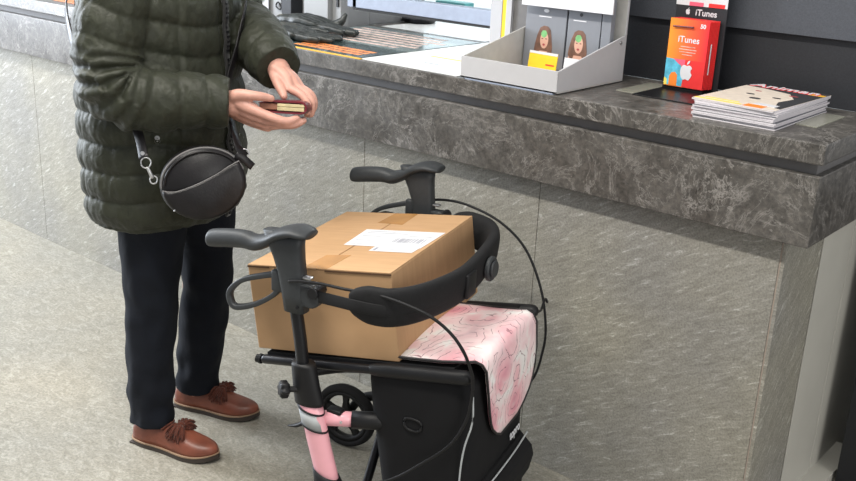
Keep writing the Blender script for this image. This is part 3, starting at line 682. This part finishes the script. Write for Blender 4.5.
# ---------------------------------------------------------------- purse in the hands
pw = math.radians(20)
def PW(p, q, z): return Vector((-2.24 + math.cos(pw) * p - math.sin(pw) * q, 1.6 + math.sin(pw) * p + math.cos(pw) * q, z))
wl_ = tag(empty('purse', PW(.360, -.060, 1.040), pw + math.radians(17)), 'small dark red leather purse with a cream inside held in both hands', 'purse')
wl_.rotation_euler.x = math.radians(-9)
bm = bmesh.new()
def cshape(r, sgn): return None
prof = cr([(-.060, .008, 0), (-.03, .0145, 0), (.03, .0160, 0), (.055, .014, 0), (.0625, .0, 0), (.055, -.014, 0), (.03, -.016, 0), (-.03, -.0145, 0), (-.060, -.008, 0)], 4)
inn = [(p.x * .955 - .002, p.y * .72) for p in prof]
rings = []
for y in (-.045, .045): rings.append([(p.x, y, p.y) for p in prof] + [(x, y, z) for x, z in reversed(inn)])
loft(bm, rings); fin(bm, 'leather_cover', M['wallet'], wl_)
bm = bmesh.new(); box(bm, -.012, .056, -.0445, .040, .0010, .0085, .001); fin(bm, 'card_layer', M['cream'], wl_)
bm = bmesh.new(); box(bm, -.012, .056, -.0455, .040, -.0090, .0000, .001); fin(bm, 'card_layer', M['cream'], wl_)
bm = bmesh.new(); box(bm, -.058, -.012, -.040, .040, -.008, .008, .002); fin(bm, 'tan_flap', M['tanl'], wl_)

# ---------------------------------------------------------------- shoulder bag
hb = tag(empty('shoulder_bag', PW(.200, -.200, .858), pw), 'round black leather shoulder bag hanging at the front of the coat', 'bag')
# bag frame: ex along its width, ez up, facing out to the right-front
bn = math.radians(-52)                 # outward direction in person space
ey = Vector((math.cos(bn), math.sin(bn), .10)).normalized(); ex = Vector((0, 0, 1)).cross(ey).normalized(); ez = ey.cross(ex)
tl = math.radians(-9)
ex2 = ex * math.cos(tl) + ez * math.sin(tl) * -1; ez2 = ez * math.cos(tl) + ex * math.sin(tl)
def BG(x, z, d): return ex2 * x + ez2 * z + ey * d
def lens(bm, rx, rz, d0, d1, puffy, zmax=None, seg=48):
    rings = []
    for t in [i / 8 for i in range(9)]:
        dd = d0 + (d1 - d0) * t; sc = 1 - puffy * abs(2 * t - 1) ** 3
        rings.append([BG(rx * sc * math.cos(a), min(rz * sc * math.sin(a), zmax if zmax is not None else 9) , dd) for a in [2 * PI * k / seg for k in range(seg)]])
    loft(bm, rings)
bm = bmesh.new(); lens(bm, .106, .092, -.005, .052, .10); fin(bm, 'bag_body', M['leather'], hb, True)
# front pocket with a curved top edge
bm = bmesh.new()
pts = [(-.102, .004), (-.07, -.004), (-.02, .004), (.03, .018), (.070, .034), (.094, .042)] + [(.103 * math.cos(a), .089 * math.sin(a)) for a in [math.radians(x) for x in range(18, -181, -12)]]
for s_, d_ in ((1.0, .045), (.985, .057), (.93, .062)): pass
rings = [[BG(x * s_, (z + .02) * s_ - .02, d_) for x, z in pts] for s_, d_ in ((1.0, .040), (.99, .056), (.95, .061), (.86, .063))]
loft(bm, rings); fin(bm, 'front_pocket', M['leather'], hb, True)
bm = bmesh.new(); tube(bm, [BG(x * .985, z, .060) for x, z in pts[:6]], .0018, 6, 4); fin(bm, 'pocket_piping', M['groove'], hb, True)
bm = bmesh.new(); tube(bm, [BG(.103 * math.cos(a), .0885 * math.sin(a), .044) for a in [math.radians(x) for x in range(12, 175, 9)]], .003, 8, 2); fin(bm, 'zip_line', M['groove'], hb, True)
bm = bmesh.new(); tube(bm, [BG(.096 * math.cos(a), .081 * math.sin(a), .053) for a in [math.radians(x) for x in range(15, 175, 9)]], .003, 8, 2); fin(bm, 'top_piping', M['leather'], hb, True)
bm = bmesh.new(); ell(bm, BG(-.083, -.048, .062), (.003, .003, .003), seg=8); fin(bm, 'stud', M['silver'], hb)
org = Vector((.200, -.200, .858))
def torso_at(z, a, off=.03): return torso_pt(z, a, off) - org
# left ring, clasp, strap up and round the back to the left shoulder
def ringo(c, n_, r, t, name='ring', m='silver'):
    c = Vector(c); n_ = Vector(n_).normalized(); s = n_.cross(Vector((0, 0, 1))).normalized(); u = s.cross(n_)
    return tb(name, M[m], hb, [c + s * math.cos(a) * r + u * math.sin(a) * r * 1.1 for a in [2 * PI * k / 14 for k in range(14)]], t, 6, 1, True)
LS = BG(-.111, .018, .03)
c1 = LS + Vector((-.005, -.004, .012)); ringo(c1, ey, .009, .0018, 'clasp_ring')
bm = bmesh.new(); tube(bm, [c1 + Vector((-.003, -.002, .008)), c1 + Vector((-.010, -.006, .028))], [.005, .004], 8, 2); fin(bm, 'swivel_clasp', M['silver'], hb, True)
c2 = c1 + Vector((-.014, -.008, .043)); ringo(c2, ey, .012, .0018, 'strap_ring')
c3 = c2 + Vector((-.004, -.002, .012))
sp = [c3, torso_at(.975, -1.10, .020), torso_at(1.03, -1.22, .016), torso_at(1.10, -1.5, .016), torso_at(1.18, -1.9, .03), torso_at(1.30, -2.6, .03), torso_at(1.38, 2.9, .03), torso_at(1.44, 2.2, .02), torso_at(1.44, 1.3, .02), torso_at(1.40, .9, .03), torso_at(1.30, .45, .03), torso_at(1.18, .12, .03), torso_at(1.06, -.08, .032), BG(.100, .085, .02), BG(.112, .045, .03)]
def upn(i): 
    q = sp[i] + org; d = (sp[min(i + 1, len(sp) - 1)] - sp[max(i - 1, 0)]).normalized(); out = Vector((q.x + .05, q.y, .35 if q.z > 1.38 else 0)).normalized(); return out.cross(d)
rb('shoulder_strap', M['leather'], hb, sp, .024, .004, [upn(i) for i in range(len(sp))], 8)
bm = bmesh.new(); cyl(bm, c3 + Vector((-.003, 0, .012)) + ey * .002, c3 + Vector((-.003, 0, .012)) + ey * .006, .005, 12); fin(bm, 'strap_rivet', M['silver'], hb)
ringo(BG(.113, .052, .03), ey, .011, .0018, 'strap_ring'); ringo(BG(.116, .03, .03), ey, .008, .0016, 'clasp_ring')
rb('side_tab', M['leather'], hb, [BG(.088, .055, .045), BG(.108, .040, .045), BG(.125, .018, .040)], .020, .005, ez2, 4)

# ================================================================ walker
WK = tag(empty('walker', (-1.528, 1.356, 0), math.radians(15.5)), 'pink framed four-wheeled walker with black bag, backrest strap and rose patterned cover', 'walker')
def handle(b, s):
    h = empty('handle', (.036 if b > .3 else .008, 0, .022 if b > .3 else .008)); h.parent = WK
    g = [(-.212, .806, .015, .014), (-.205, .807, .019, .0205), (-.16, .815, .021, .0215), (-.115, .820, .022, .0205), (-.085, .818, .024, .0185), (-.05, .832, .030, .0165), (-.018, .852, .036, .0145), (.015, .863, .039, .0125), (.040, .862, .036, .011), (.054, .860, .026, .008)]
    gs_ = cr([(x, z, 0) for x, z, _, _ in g], 4); W_ = interp([q[2] for q in g], 4); H2 = interp([q[3] for q in g], 4)
    bm = bmesh.new(); rings = []
    for p_, w_, h_ in zip(gs_, W_, H2):
        rings.append([(p_.x, b + w_ * math.cos(a), p_.y + h_ * math.sin(a)) for a in [2 * PI * k / 18 for k in range(18)]])
    loft(bm, rings); fin(bm, 'grip', M['dgrey'], h, True)
    # flared stem
    st = [(-.018, .855, .050, .020), (-.014, .83, .043, .021), (-.006, .80, .036, .021), (.002, .765, .031, .021), (.008, .72, .0275, .021), (.013, .680, .0265, .020)]
    bm = bmesh.new(); rings = []
    for x, z, w_, t_ in [tuple(q) for q in st]:
        rings.append([(x + .004 + w_ * (abs(math.cos(a)) ** .6) * (1 if math.cos(a) > 0 else -1), b + t_ * (abs(math.sin(a)) ** .6) * (1 if math.sin(a) > 0 else -1), z) for a in [2 * PI * k / 20 for k in range(20)]])
    loft(bm, rings); fin(bm, 'stem', M['dgrey'], h, True)
    lp = [(-.035, .752), (-.075, .742), (-.125, .722), (-.157, .692), (-.158, .667), (-.143, .654), (-.10, .667), (-.06, .690), (-.034, .713), (-.026, .735)]
    rb('brake_lever', M['dgrey'], h, [(x, b, z) for x, z in lp], .016, .011, (0, 1, 0), 5, True)
    bm = bmesh.new(); box(bm, -.045, -.005, b - .009, b + .009, .715, .765, .005); fin(bm, 'lever_pivot', M['dgrey'], h, True)
    # strap bracket on the front of the stem
    bm = bmesh.new(); cyl(bm, (.058, b - .016, .722), (.058, b + .016, .722), .025, 20, bev=.003); box(bm, .02, .060, b - .015, b + .015, .697, .747, .004); fin(bm, 'bracket', M['dgrey'], h)
    cy('bracket_pin', M['blackm'], h, (.068, b - .021, .735), (.068, b + .021, .735), .013, 16)
    bm = bmesh.new(); box(bm, .034, .056, b - .008, b + .008, .758, .764, .002); fin(bm, 'adjuster_cap', M['silver'], h)
    bm = bmesh.new(); cyl(bm, (.03, b - s * .021, .695), (.03, b - s * .0185, .695), .0035, 10); fin(bm, 'screw', M['black'], h)
def frame(b, s):
    f = empty('side_frame'); f.parent = WK
    tb('height_tube', M['blackm'], f, [(.018, b, .72), (.034, b, .62), (.042, b, .54)], .0145, 14, 3)
    bm = bmesh.new(); rings = []
    for x, z, w_ in ((.043, .566, .027), (.043, .56, .030), (.050, .51, .0335), (.057, .478, .0365), (.058, .470, .0365)):
        rings.append([(x + w_ * math.cos(a), b + .022 * math.sin(a), z) for a in [2 * PI * k / 22 for k in range(22)]])
    loft(bm, rings); fin(bm, 'clamp_sleeve', M['black'], f, True)
    bm = bmesh.new(); rings = []
    for x, z in ((.058, .482), (.066, .45), (.082, .38), (.099, .32), (.110, .275)):
        rings.append([(x + .0305 * math.cos(a), b + .0205 * math.sin(a), z - .25 * .0305 * math.cos(a)) for a in [2 * PI * k / 22 for k in range(22)]])
    loft(bm, rings); fin(bm, 'pink_tube', M['pink'], f, True)
    for z0, z1, m_, g in ((.455, .418, 'reflect', .0015), (.459, .455, 'black', .003), (.418, .414, 'black', .003)):
        bm = bmesh.new(); rings = []
        for z in (z0, z1):
            x = .066 + (.44 - z) * .235
            rings.append([(x + (.0305 + g) * math.cos(a), b + (.0205 + g) * math.sin(a), z - .25 * .0305 * math.cos(a)) for a in [2 * PI * k / 22 for k in range(22)]])
        loft(bm, rings); fin(bm, 'reflector_band', M[m_], f, True)
    # pink stub and black coupling
    tb('stub_tube', M['pink'], f, [(.085, b + s * .014, .432), (.155, b + s * .045, .432)], .0175, 16, 2, caps=False)
    bm = bmesh.new(); box(bm, .092, .128, b + s * .028 - .012, b + s * .028 + .012, .446, .456, .003); fin(bm, 'stub_cap', M['black'], f, True)
    cy('stub_bolt', M['silver'], f, (.130, b + s * .034 - .020, .432), (.130, b + s * .034 - .016, .432), .004, 10)
    tb('coupling', M['black'], f, [(.145, b + s * .040, .431), (.23, b + s * .078, .432)], .0205, 16, 2, caps=False)
    tb('lever_tongue', M['black'], f, [(.055, b - .0, .425), (.03, b - .005, .408), (.005, b - .005, .400)], [.010, .008, .003], 10, 4, flat=.6)
    # boot, legs
    bm = bmesh.new(); rings = []
    for x, z, w_, t_ in ((.103, .306, .034, .024), (.112, .28, .040, .026), (.130, .245, .055, .027), (.135, .205, .052, .024), (.13, .19, .03, .02)):
        rings.append([(x + w_ * math.cos(a), b + t_ * math.sin(a), z - .012 * math.cos(a)) for a in [2 * PI * k / 22 for k in range(22)]])
    loft(bm, rings); fin(bm, 'boot', M['black'], f, True)
    tb('rear_leg', M['black'], f, [(.105, b, .225), (-.03, b, .19), (-.13, b - s * .0, .155), (-.17, b + s * .0, .10)], [.017, .015, .014, .012], 12, 5)
    tb('front_leg', M['black'], f, [(.15, b, .225), (.22, b + s * .02, .225), (.28, b + s * .08, .215), (.31, b + s * .1, .20)], [.018, .016, .016, .02], 12, 5)
    fk = tb('front_fork', M['black'], f, [(.31, b + s * .1, .22), (.31, b + s * .1 - .022, .20), (.31, b + s * .1 - .028, .10)], [.014, .012, .010], 10, 4)
    cy('axle', M['blackm'], f, (.31, b + s * .1 - .03, .1), (.31, b + s * .1 + .02, .1), .008, 12)
    cy('axle', M['blackm'], f, (-.17, b - .022, .1), (-.17, b + .03, .1), .008, 12)
def wheel(a, b, label=None):
    w_ = empty('wheel'); w_.parent = WK; w_.location = (a, b, .1)
    def revolve(prof, name, m):
        bm = bmesh.new(); n = 44
        loft(bm, [[(r * math.cos(t), y, r * math.sin(t)) for r, y in prof] for t in [2 * PI * k / n for k in range(n)]], False, True); fin(bm, name, m, w_, True)
    revolve([(.078, -.013), (.088, -.017), (.096, -.012), (.0995, 0), (.096, .012), (.088, .017), (.078, .013)], 'tyre', M['rubber'])
    revolve([(.068, -.012), (.079, -.014), (.079, .014), (.068, .012), (.064, 0)], 'rim', M['black'])
    bm = bmesh.new(); cyl(bm, (0, -.018, 0), (0, .018, 0), .020, 20, bev=.003)
    for k in range(5):
        t = 2 * PI * k / 5 + .3; d = Vector((math.cos(t), 0, math.sin(t))); s = Vector((-d.z, 0, d.x))
        loft(bm, [[d * r + s * u * wd + Vector((0, v * .007, 0)) for u, v in ((-1, -1), (1, -1), (1, 1), (-1, 1))] for r, wd in ((.015, .012), (.045, .007), (.07, .010))])
    fin(bm, 'hub', M['black'], w_)
for b, s in ((0, 1), (.6, -1)):
    handle(b, s); frame(b, s)
for a, b in ((-.17, .0 - .035), (-.17, .575), (.31, .1), (.31, .5)): wheel(a, b)
# seat assembly (rises towards the front)
def sc(a): return .518 + (a + .113) * .153
for b in (.05, .47):
    r = empty('seat_rail'); r.parent = WK
    tb('rail_tube', M['blackm'], r, [(-.092, b, sc(-.092)), (.20, b, sc(.20))], .0125, 14, 2, flat=.9)
    tb('rail_grip', M['black'], r, [(.19, b, sc(.19)), (.23, b, sc(.23)), (.41, b, sc(.41))], [.013, .0165, .0165], 14, 2)
    bm = bmesh.new()
    for x, r_ in ((-.097, .010), (-.103, .007), (-.108, .012), (-.116, .010)): cyl(bm, (x, b, sc(x)), (x + .006, b, sc(x)), r_, 14)
    fin(bm, 'end_knob', M['black'], r)
bm = bmesh.new()
loft(bm, [[(a, b, sc(a) + h) for a, b, h in ((aa, .055, .010), (aa, .465, .010), (aa, .465, .016), (aa, .055, .016))] for aa in (-.09, 0, .1, .2, .3, .38)]); fin(bm, 'seat', M['fabric'], WK)
# folding cross bars and star knob
tb('cross_bar', M['blackm'], WK, [(.138, .10, .17), (.142, .14, .24), (.15, .22, .39)], .011, 12, 3)
tb('cross_bar', M['blackm'], WK, [(.13, .56, .22), (.14, .42, .34), (.15, .30, .44)], .012, 12, 3)
tb('cross_brace', M['black'], WK, [(.0, .10, .49), (.06, .16, .49), (.16, .20, .49)], .013, 10, 4)
kb = empty('star_knob'); kb.parent = WK
bm = bmesh.new(); cyl(bm, (.05, .0, .500), (.020, -.030, .508), .007, 12); fin(bm, 'knob_shaft', M['black'], kb)
bm = bmesh.new(); kc = Vector((.016, -.036, .509)); kd = Vector((-.6, -.75, .1)).normalized(); ks_ = kd.cross(Vector((0, 0, 1))).normalized(); ku = ks_.cross(kd)
loft(bm, [[kc + kd * d + (ks_ * math.cos(t) + ku * math.sin(t)) * (r + .0025 * math.cos(6 * t)) for t in [2 * PI * k / 48 for k in range(48)]] for d, r in ((-.008, .014), (-.005, .018), (.008, .018), (.012, .014))]); fin(bm, 'knob_head', M['black'], kb, True)
# backrest
br = empty('backrest'); br.parent = WK
cur = [(.170, -.012, .744), (.21, -.010, .743), (.250, .002, .741), (.284, .045, .740), (.308, .12, .738), (.320, .21, .736), (.318, .30, .738), (.304, .41, .738), (.286, .49, .738), (.245, .556, .738), (.18, .59, .738), (.13, .60, .738)]
bm = bmesh.new(); pth = cr(cur, 6); rings = []; N = len(pth)
for i, p_ in enumerate(pth):
    t = (pth[min(i + 1, N - 1)] - pth[max(i - 1, 0)]).normalized(); s = t.cross(Vector((0, 0, 1))).normalized()
    e_ = min(1, min(i, N - 1 - i) / 7); hh = .026 + .019 * math.sin(e_ * PI / 2); tt = .017
    ring_ = []
    for k in range(20):
        a = 2 * PI * k / 20; u = math.sin(a); v = math.cos(a)
        ring_.append(p_ + Vector((0, 0, 1)) * (abs(u) ** .7 * (1 if u > 0 else -1) * hh) + s * (abs(v) ** .7 * (1 if v > 0 else -1) * tt) + s * (.006 * u))
    rings.append(ring_)
loft(bm, rings); fin(bm, 'pad', M['webbing'], br, True)
for zo in (.0, ):
    rb('outer_strap', M['webbing'], br, [(.062, -.008, .735)] + [(x + .012 * (1 if i > 2 else 0) , y - (.018 if i < 3 else .010 if i < 6 else 0) + (.012 if i > 8 else 0), z + .0) for i, (x, y, z) in enumerate(cur)] + [(.066, .605, .742)], .026, .004, (0, 0, 1), 5)
bm = bmesh.new(); bc = Vector((.337, .34, .738)); bd = Vector((1, -.02, .02)).normalized(); cyl(bm, bc, bc + bd * .012, .030, 24, bev=.003); cyl(bm, bc + bd * .012, bc + bd * .018, .021, 24, bev=.002); fin(bm, 'round_buckle', M['dgrey'], br)
bm = bmesh.new(); box(bm, .334, .345, .20, .25, .708, .766, .004); fin(bm, 'strap_slider', M['black'], br, True)
# bag under the seat
bg = empty('carrier_bag'); bg.parent = WK
bm = bmesh.new(); rings = []
for z, a0, a1, b0, b1 in ((.21, .21, .415, .07, .42), (.225, .205, .43, .06, .42), (.30, .197, .432, .052, .425), (.45, .175, .430, .046, .432), (.535, .165, .425, .046, .440), (.565, .162, .425, .05, .440), (.585, .20, .41, .06, .45)):
    ca, cb2, ra, rb_ = (a0 + a1) / 2, (b0 + b1) / 2, (a1 - a0) / 2, (b1 - b0) / 2
    rr = []
    for k in range(56):
        a = 2 * PI * k / 56; n_ = 7; kk = (abs(math.cos(a)) ** n_ + abs(math.sin(a)) ** n_) ** (-1 / n_)
        rr.append(Vector((ca + ra * kk * math.cos(a), cb2 + rb_ * kk * math.sin(a), z)))
    rings.append(rr)
loft(bm, rings); fin(bm, 'bag_shell', M['fabric'], bg, True)
bm = bmesh.new(); rings = []
for z, a1, b0, b1 in ((.205, .44, .10, .38), (.22, .465, .085, .395), (.26, .472, .08, .40), (.285, .466, .08, .40), (.312, .438, .085, .40)):
    rings.append([(.40, b0, z), (a1 - .02, b0, z), (a1, b0 + .02, z), (a1, b1 - .02, z), (a1 - .02, b1, z), (.40, b1, z)])
loft(bm, rings); fin(bm, 'front_pocket', M['fabric'], bg)
bm = bmesh.new(); tube(bm, [(.450, .09, .304), (.452, .20, .306), (.452, .30, .308), (.448, .39, .310)], .0022, 6, 4); fin(bm, 'reflective_piping', M['reflect'], bg, True)
tb('side_edge_piping', M['reflect'], bg, [(.432, .045, .56), (.434, .045, .50), (.420, .045, .44), (.412, .048, .38), (.408, .052, .28)], .0022, 6, 4)
text('bag_logo', 'topro', .032, M['label'], bg, basis((.4385, .322, .345), (0, 1, .03), (-.05, 0, 1)), bold=.0008, sx=.9)
bm = bmesh.new(); box(bm, .275, .315, .047, .053, .442, .470, .006); fin(bm, 'ring_patch', M['fabric'], bg)
tb('d_ring', M['black'], bg, [(.276, .045, .468), (.295, .045, .471), (.314, .045, .466), (.316, .045, .452), (.305, .045, .443), (.285, .045, .443), (.275, .045, .452)], .003, 8, 3, True)
# rose cover: lies on the bag top and hangs over its front
top = lambda a, b: sc(a) + .028 + .010 * math.sin(PI * min(1, max(0, (b - .05) / .4)))
def side_lo(s):      # near edge along the run s (0 back .. 1 fold .. 2 tip)
    return None
K = [(0, .19, .068, .42), (.35, .27, .062, .41), (.7, .35, .060, .395), (.9, .40, .066, .392), (1.0, .422, .072, .395)]
bm = bmesh.new(); rows = []
nb = 25
def rowpts(f, b0, b1): return [f(b0 + (b1 - b0) * i / (nb - 1)) for i in range(nb)]
for s_, a_, b0, b1 in [tuple(v) for v in K]:
    rows.append(rowpts(lambda b: Vector((a_, b, top(a_, b))), b0, b1))
rows.append(rowpts(lambda b: Vector((.436, b, top(.425, b) - .010)), .080, .400)); rows.append(rowpts(lambda b: Vector((.442, b, top(.425, b) - .030)), .090, .410))
for zf, b0, b1 in ((.53, .108, .418), (.49, .122, .420), (.455, .138, .412), (.43, .156, .396), (.408, .182, .362), (.392, .212, .322)):
    rows.append(rowpts(lambda b: Vector((.445 - (.53 - zf) * .03, b, zf)), b0, b1))
V = [[bm.verts.new(p_) for p_ in r] for r in rows]
for r1, r2 in zip(V, V[1:]):
    for i in range(nb - 1): bm.faces.new((r1[i], r1[i + 1], r2[i + 1], r2[i]))
o = fin(bm, 'rose_cover', M['roses'], bg, True); sm = o.modifiers.new('th', 'SOLIDIFY'); sm.thickness = .004; sm.offset = -1
edge = [r[0] for r in rows] + rows[-1][1:-1] + [r[-1] for r in reversed(rows)]
tb('cover_piping', M['pipe'], bg, edge, .0032, 6, 1)
# brake cables
tb('brake_cable', M['black'], WK, [(.020, -.021, .762), (.05, -.022, .768), (.10, -.022, .772), (.157, -.022, .772), (.22, -.020, .774), (.275, -.018, .769), (.344, -.01, .750), (.39, .0, .718), (.418, .012, .676), (.43, .028, .63), (.432, .038, .60), (.430, .04, .55), (.42, .04, .50), (.39, .035, .44), (.33, .03, .38), (.25, .01, .32), (.15, .0, .29)], .0036, 8, 6)
tb('brake_cable', M['black'], WK, [(.02, .62, .775), (.047, .628, .784), (.10, .63, .792), (.164, .63, .787), (.251, .63, .758), (.325, .63, .699), (.376, .63, .60), (.399, .63, .497), (.397, .63, .42), (.375, .62, .33), (.30, .61, .26)], .0036, 8, 6)
tb('cable_tie', M['black'], WK, [(.415, .470, sc(.41) - .005), (.413, .52, .58), (.399, .58, .56), (.392, .628, .57), (.396, .636, .56)], .0035, 6, 4)
tb('far_hook', M['black'], WK, [(-.03, .60, .73), (-.07, .60, .735), (-.14, .60, .705)], .006, 8, 3)
# ================================================================ parcel
BX = empty('cardboard_box'); BX.parent = None
BX.matrix_world = Matrix.Translation((-1.528, 1.356, 0)) @ Matrix.Rotation(math.radians(15.5), 4, 'Z') @ Matrix.Translation((.063, .293, .5665)) @ Matrix.Rotation(math.radians(1.1), 4, 'Z') @ Matrix.Rotation(math.radians(-7.6), 4, 'Y')
tag(BX, 'brown cardboard parcel with a white shipping label resting on the walker seat', 'box')
a_, b_, h_ = .183, .2355, .203
bm = bmesh.new(); box(bm, -a_, a_, -b_, b_, 0, h_, .0025); fin(bm, 'carton', M['card'], BX)
ZT = XY(0, 0, h_)
pl('top_flap', M['card'], BX, rect(-a_ + .001, -.002, -b_ - .001, b_ + .0), ZT, .0022)
pl('top_flap', M['card'], BX, rect(.001, a_ - .001, -b_ - .001, b_ + .0), ZT, .0022)
for q in ((-.183, -.125, -b_ - .0015, -b_ + .0015), (.02, .183, -b_ - .0022, -b_ + .0012)):
    bm = bmesh.new(); box(bm, q[0], q[1], q[2], q[3], h_ - .004, h_ - .0005); fin(bm, 'flap_edge', M['card_edge'], BX)
bm = bmesh.new(); box(bm, -.150, -.095, -.172, -.170, h_ + .001, h_ + .0028); fin(bm, 'flap_tear', M['card_edge'], BX)
tz = XY(0, 0, h_ + .0022)
pl('packing_tape', M['tape'], BX, [(-.035, -b_ - .001), (.025, -b_ - .001), (.03, -.13), (-.03, -.14)], tz, .0004)
pl('packing_tape', M['tape'], BX, [(-.035, .235), (.030, .235), (.035, .13), (-.04, .14)], tz, .0004)
LB = basis((.0, 0, h_ + .0027), (1, 0, 0), (0, 1, 0))
pl('shipping_label', M['label'], BX, [(-.030, -.058), (.170, -.058), (.177, .074), (-.038, .077)], LB, .0004)
pl('shipping_label', M['label'], BX, [(.055, -.093), (.165, -.093), (.168, -.056), (.055, -.056)], LB, .0004)
bm = bmesh.new(); x = .078
while x < .158:
    wd = rn.choice((.0015, .0025, .0035)); poly(bm, rect(x, x + wd, -.022, .012), LB, .0008); x += wd + rn.choice((.002, .0035, .005))
fin(bm, 'barcode', M['grey_ink'], BX)
bm = bmesh.new()
for yy, xa, xb in ((.06, -.02, .05), (.047, -.02, .09), (.02, -.02, .03), (-.015, -.02, .02), (-.045, -.02, .03), (-.078, .10, .14), (.03, .10, .16)): poly(bm, rect(xa, xb, yy, yy + .0025), LB, .0007)
poly(bm, rect(.062, .069, -.088, -.066), LB, .0008)
fin(bm, 'label_print', M['grey_ink'], BX)
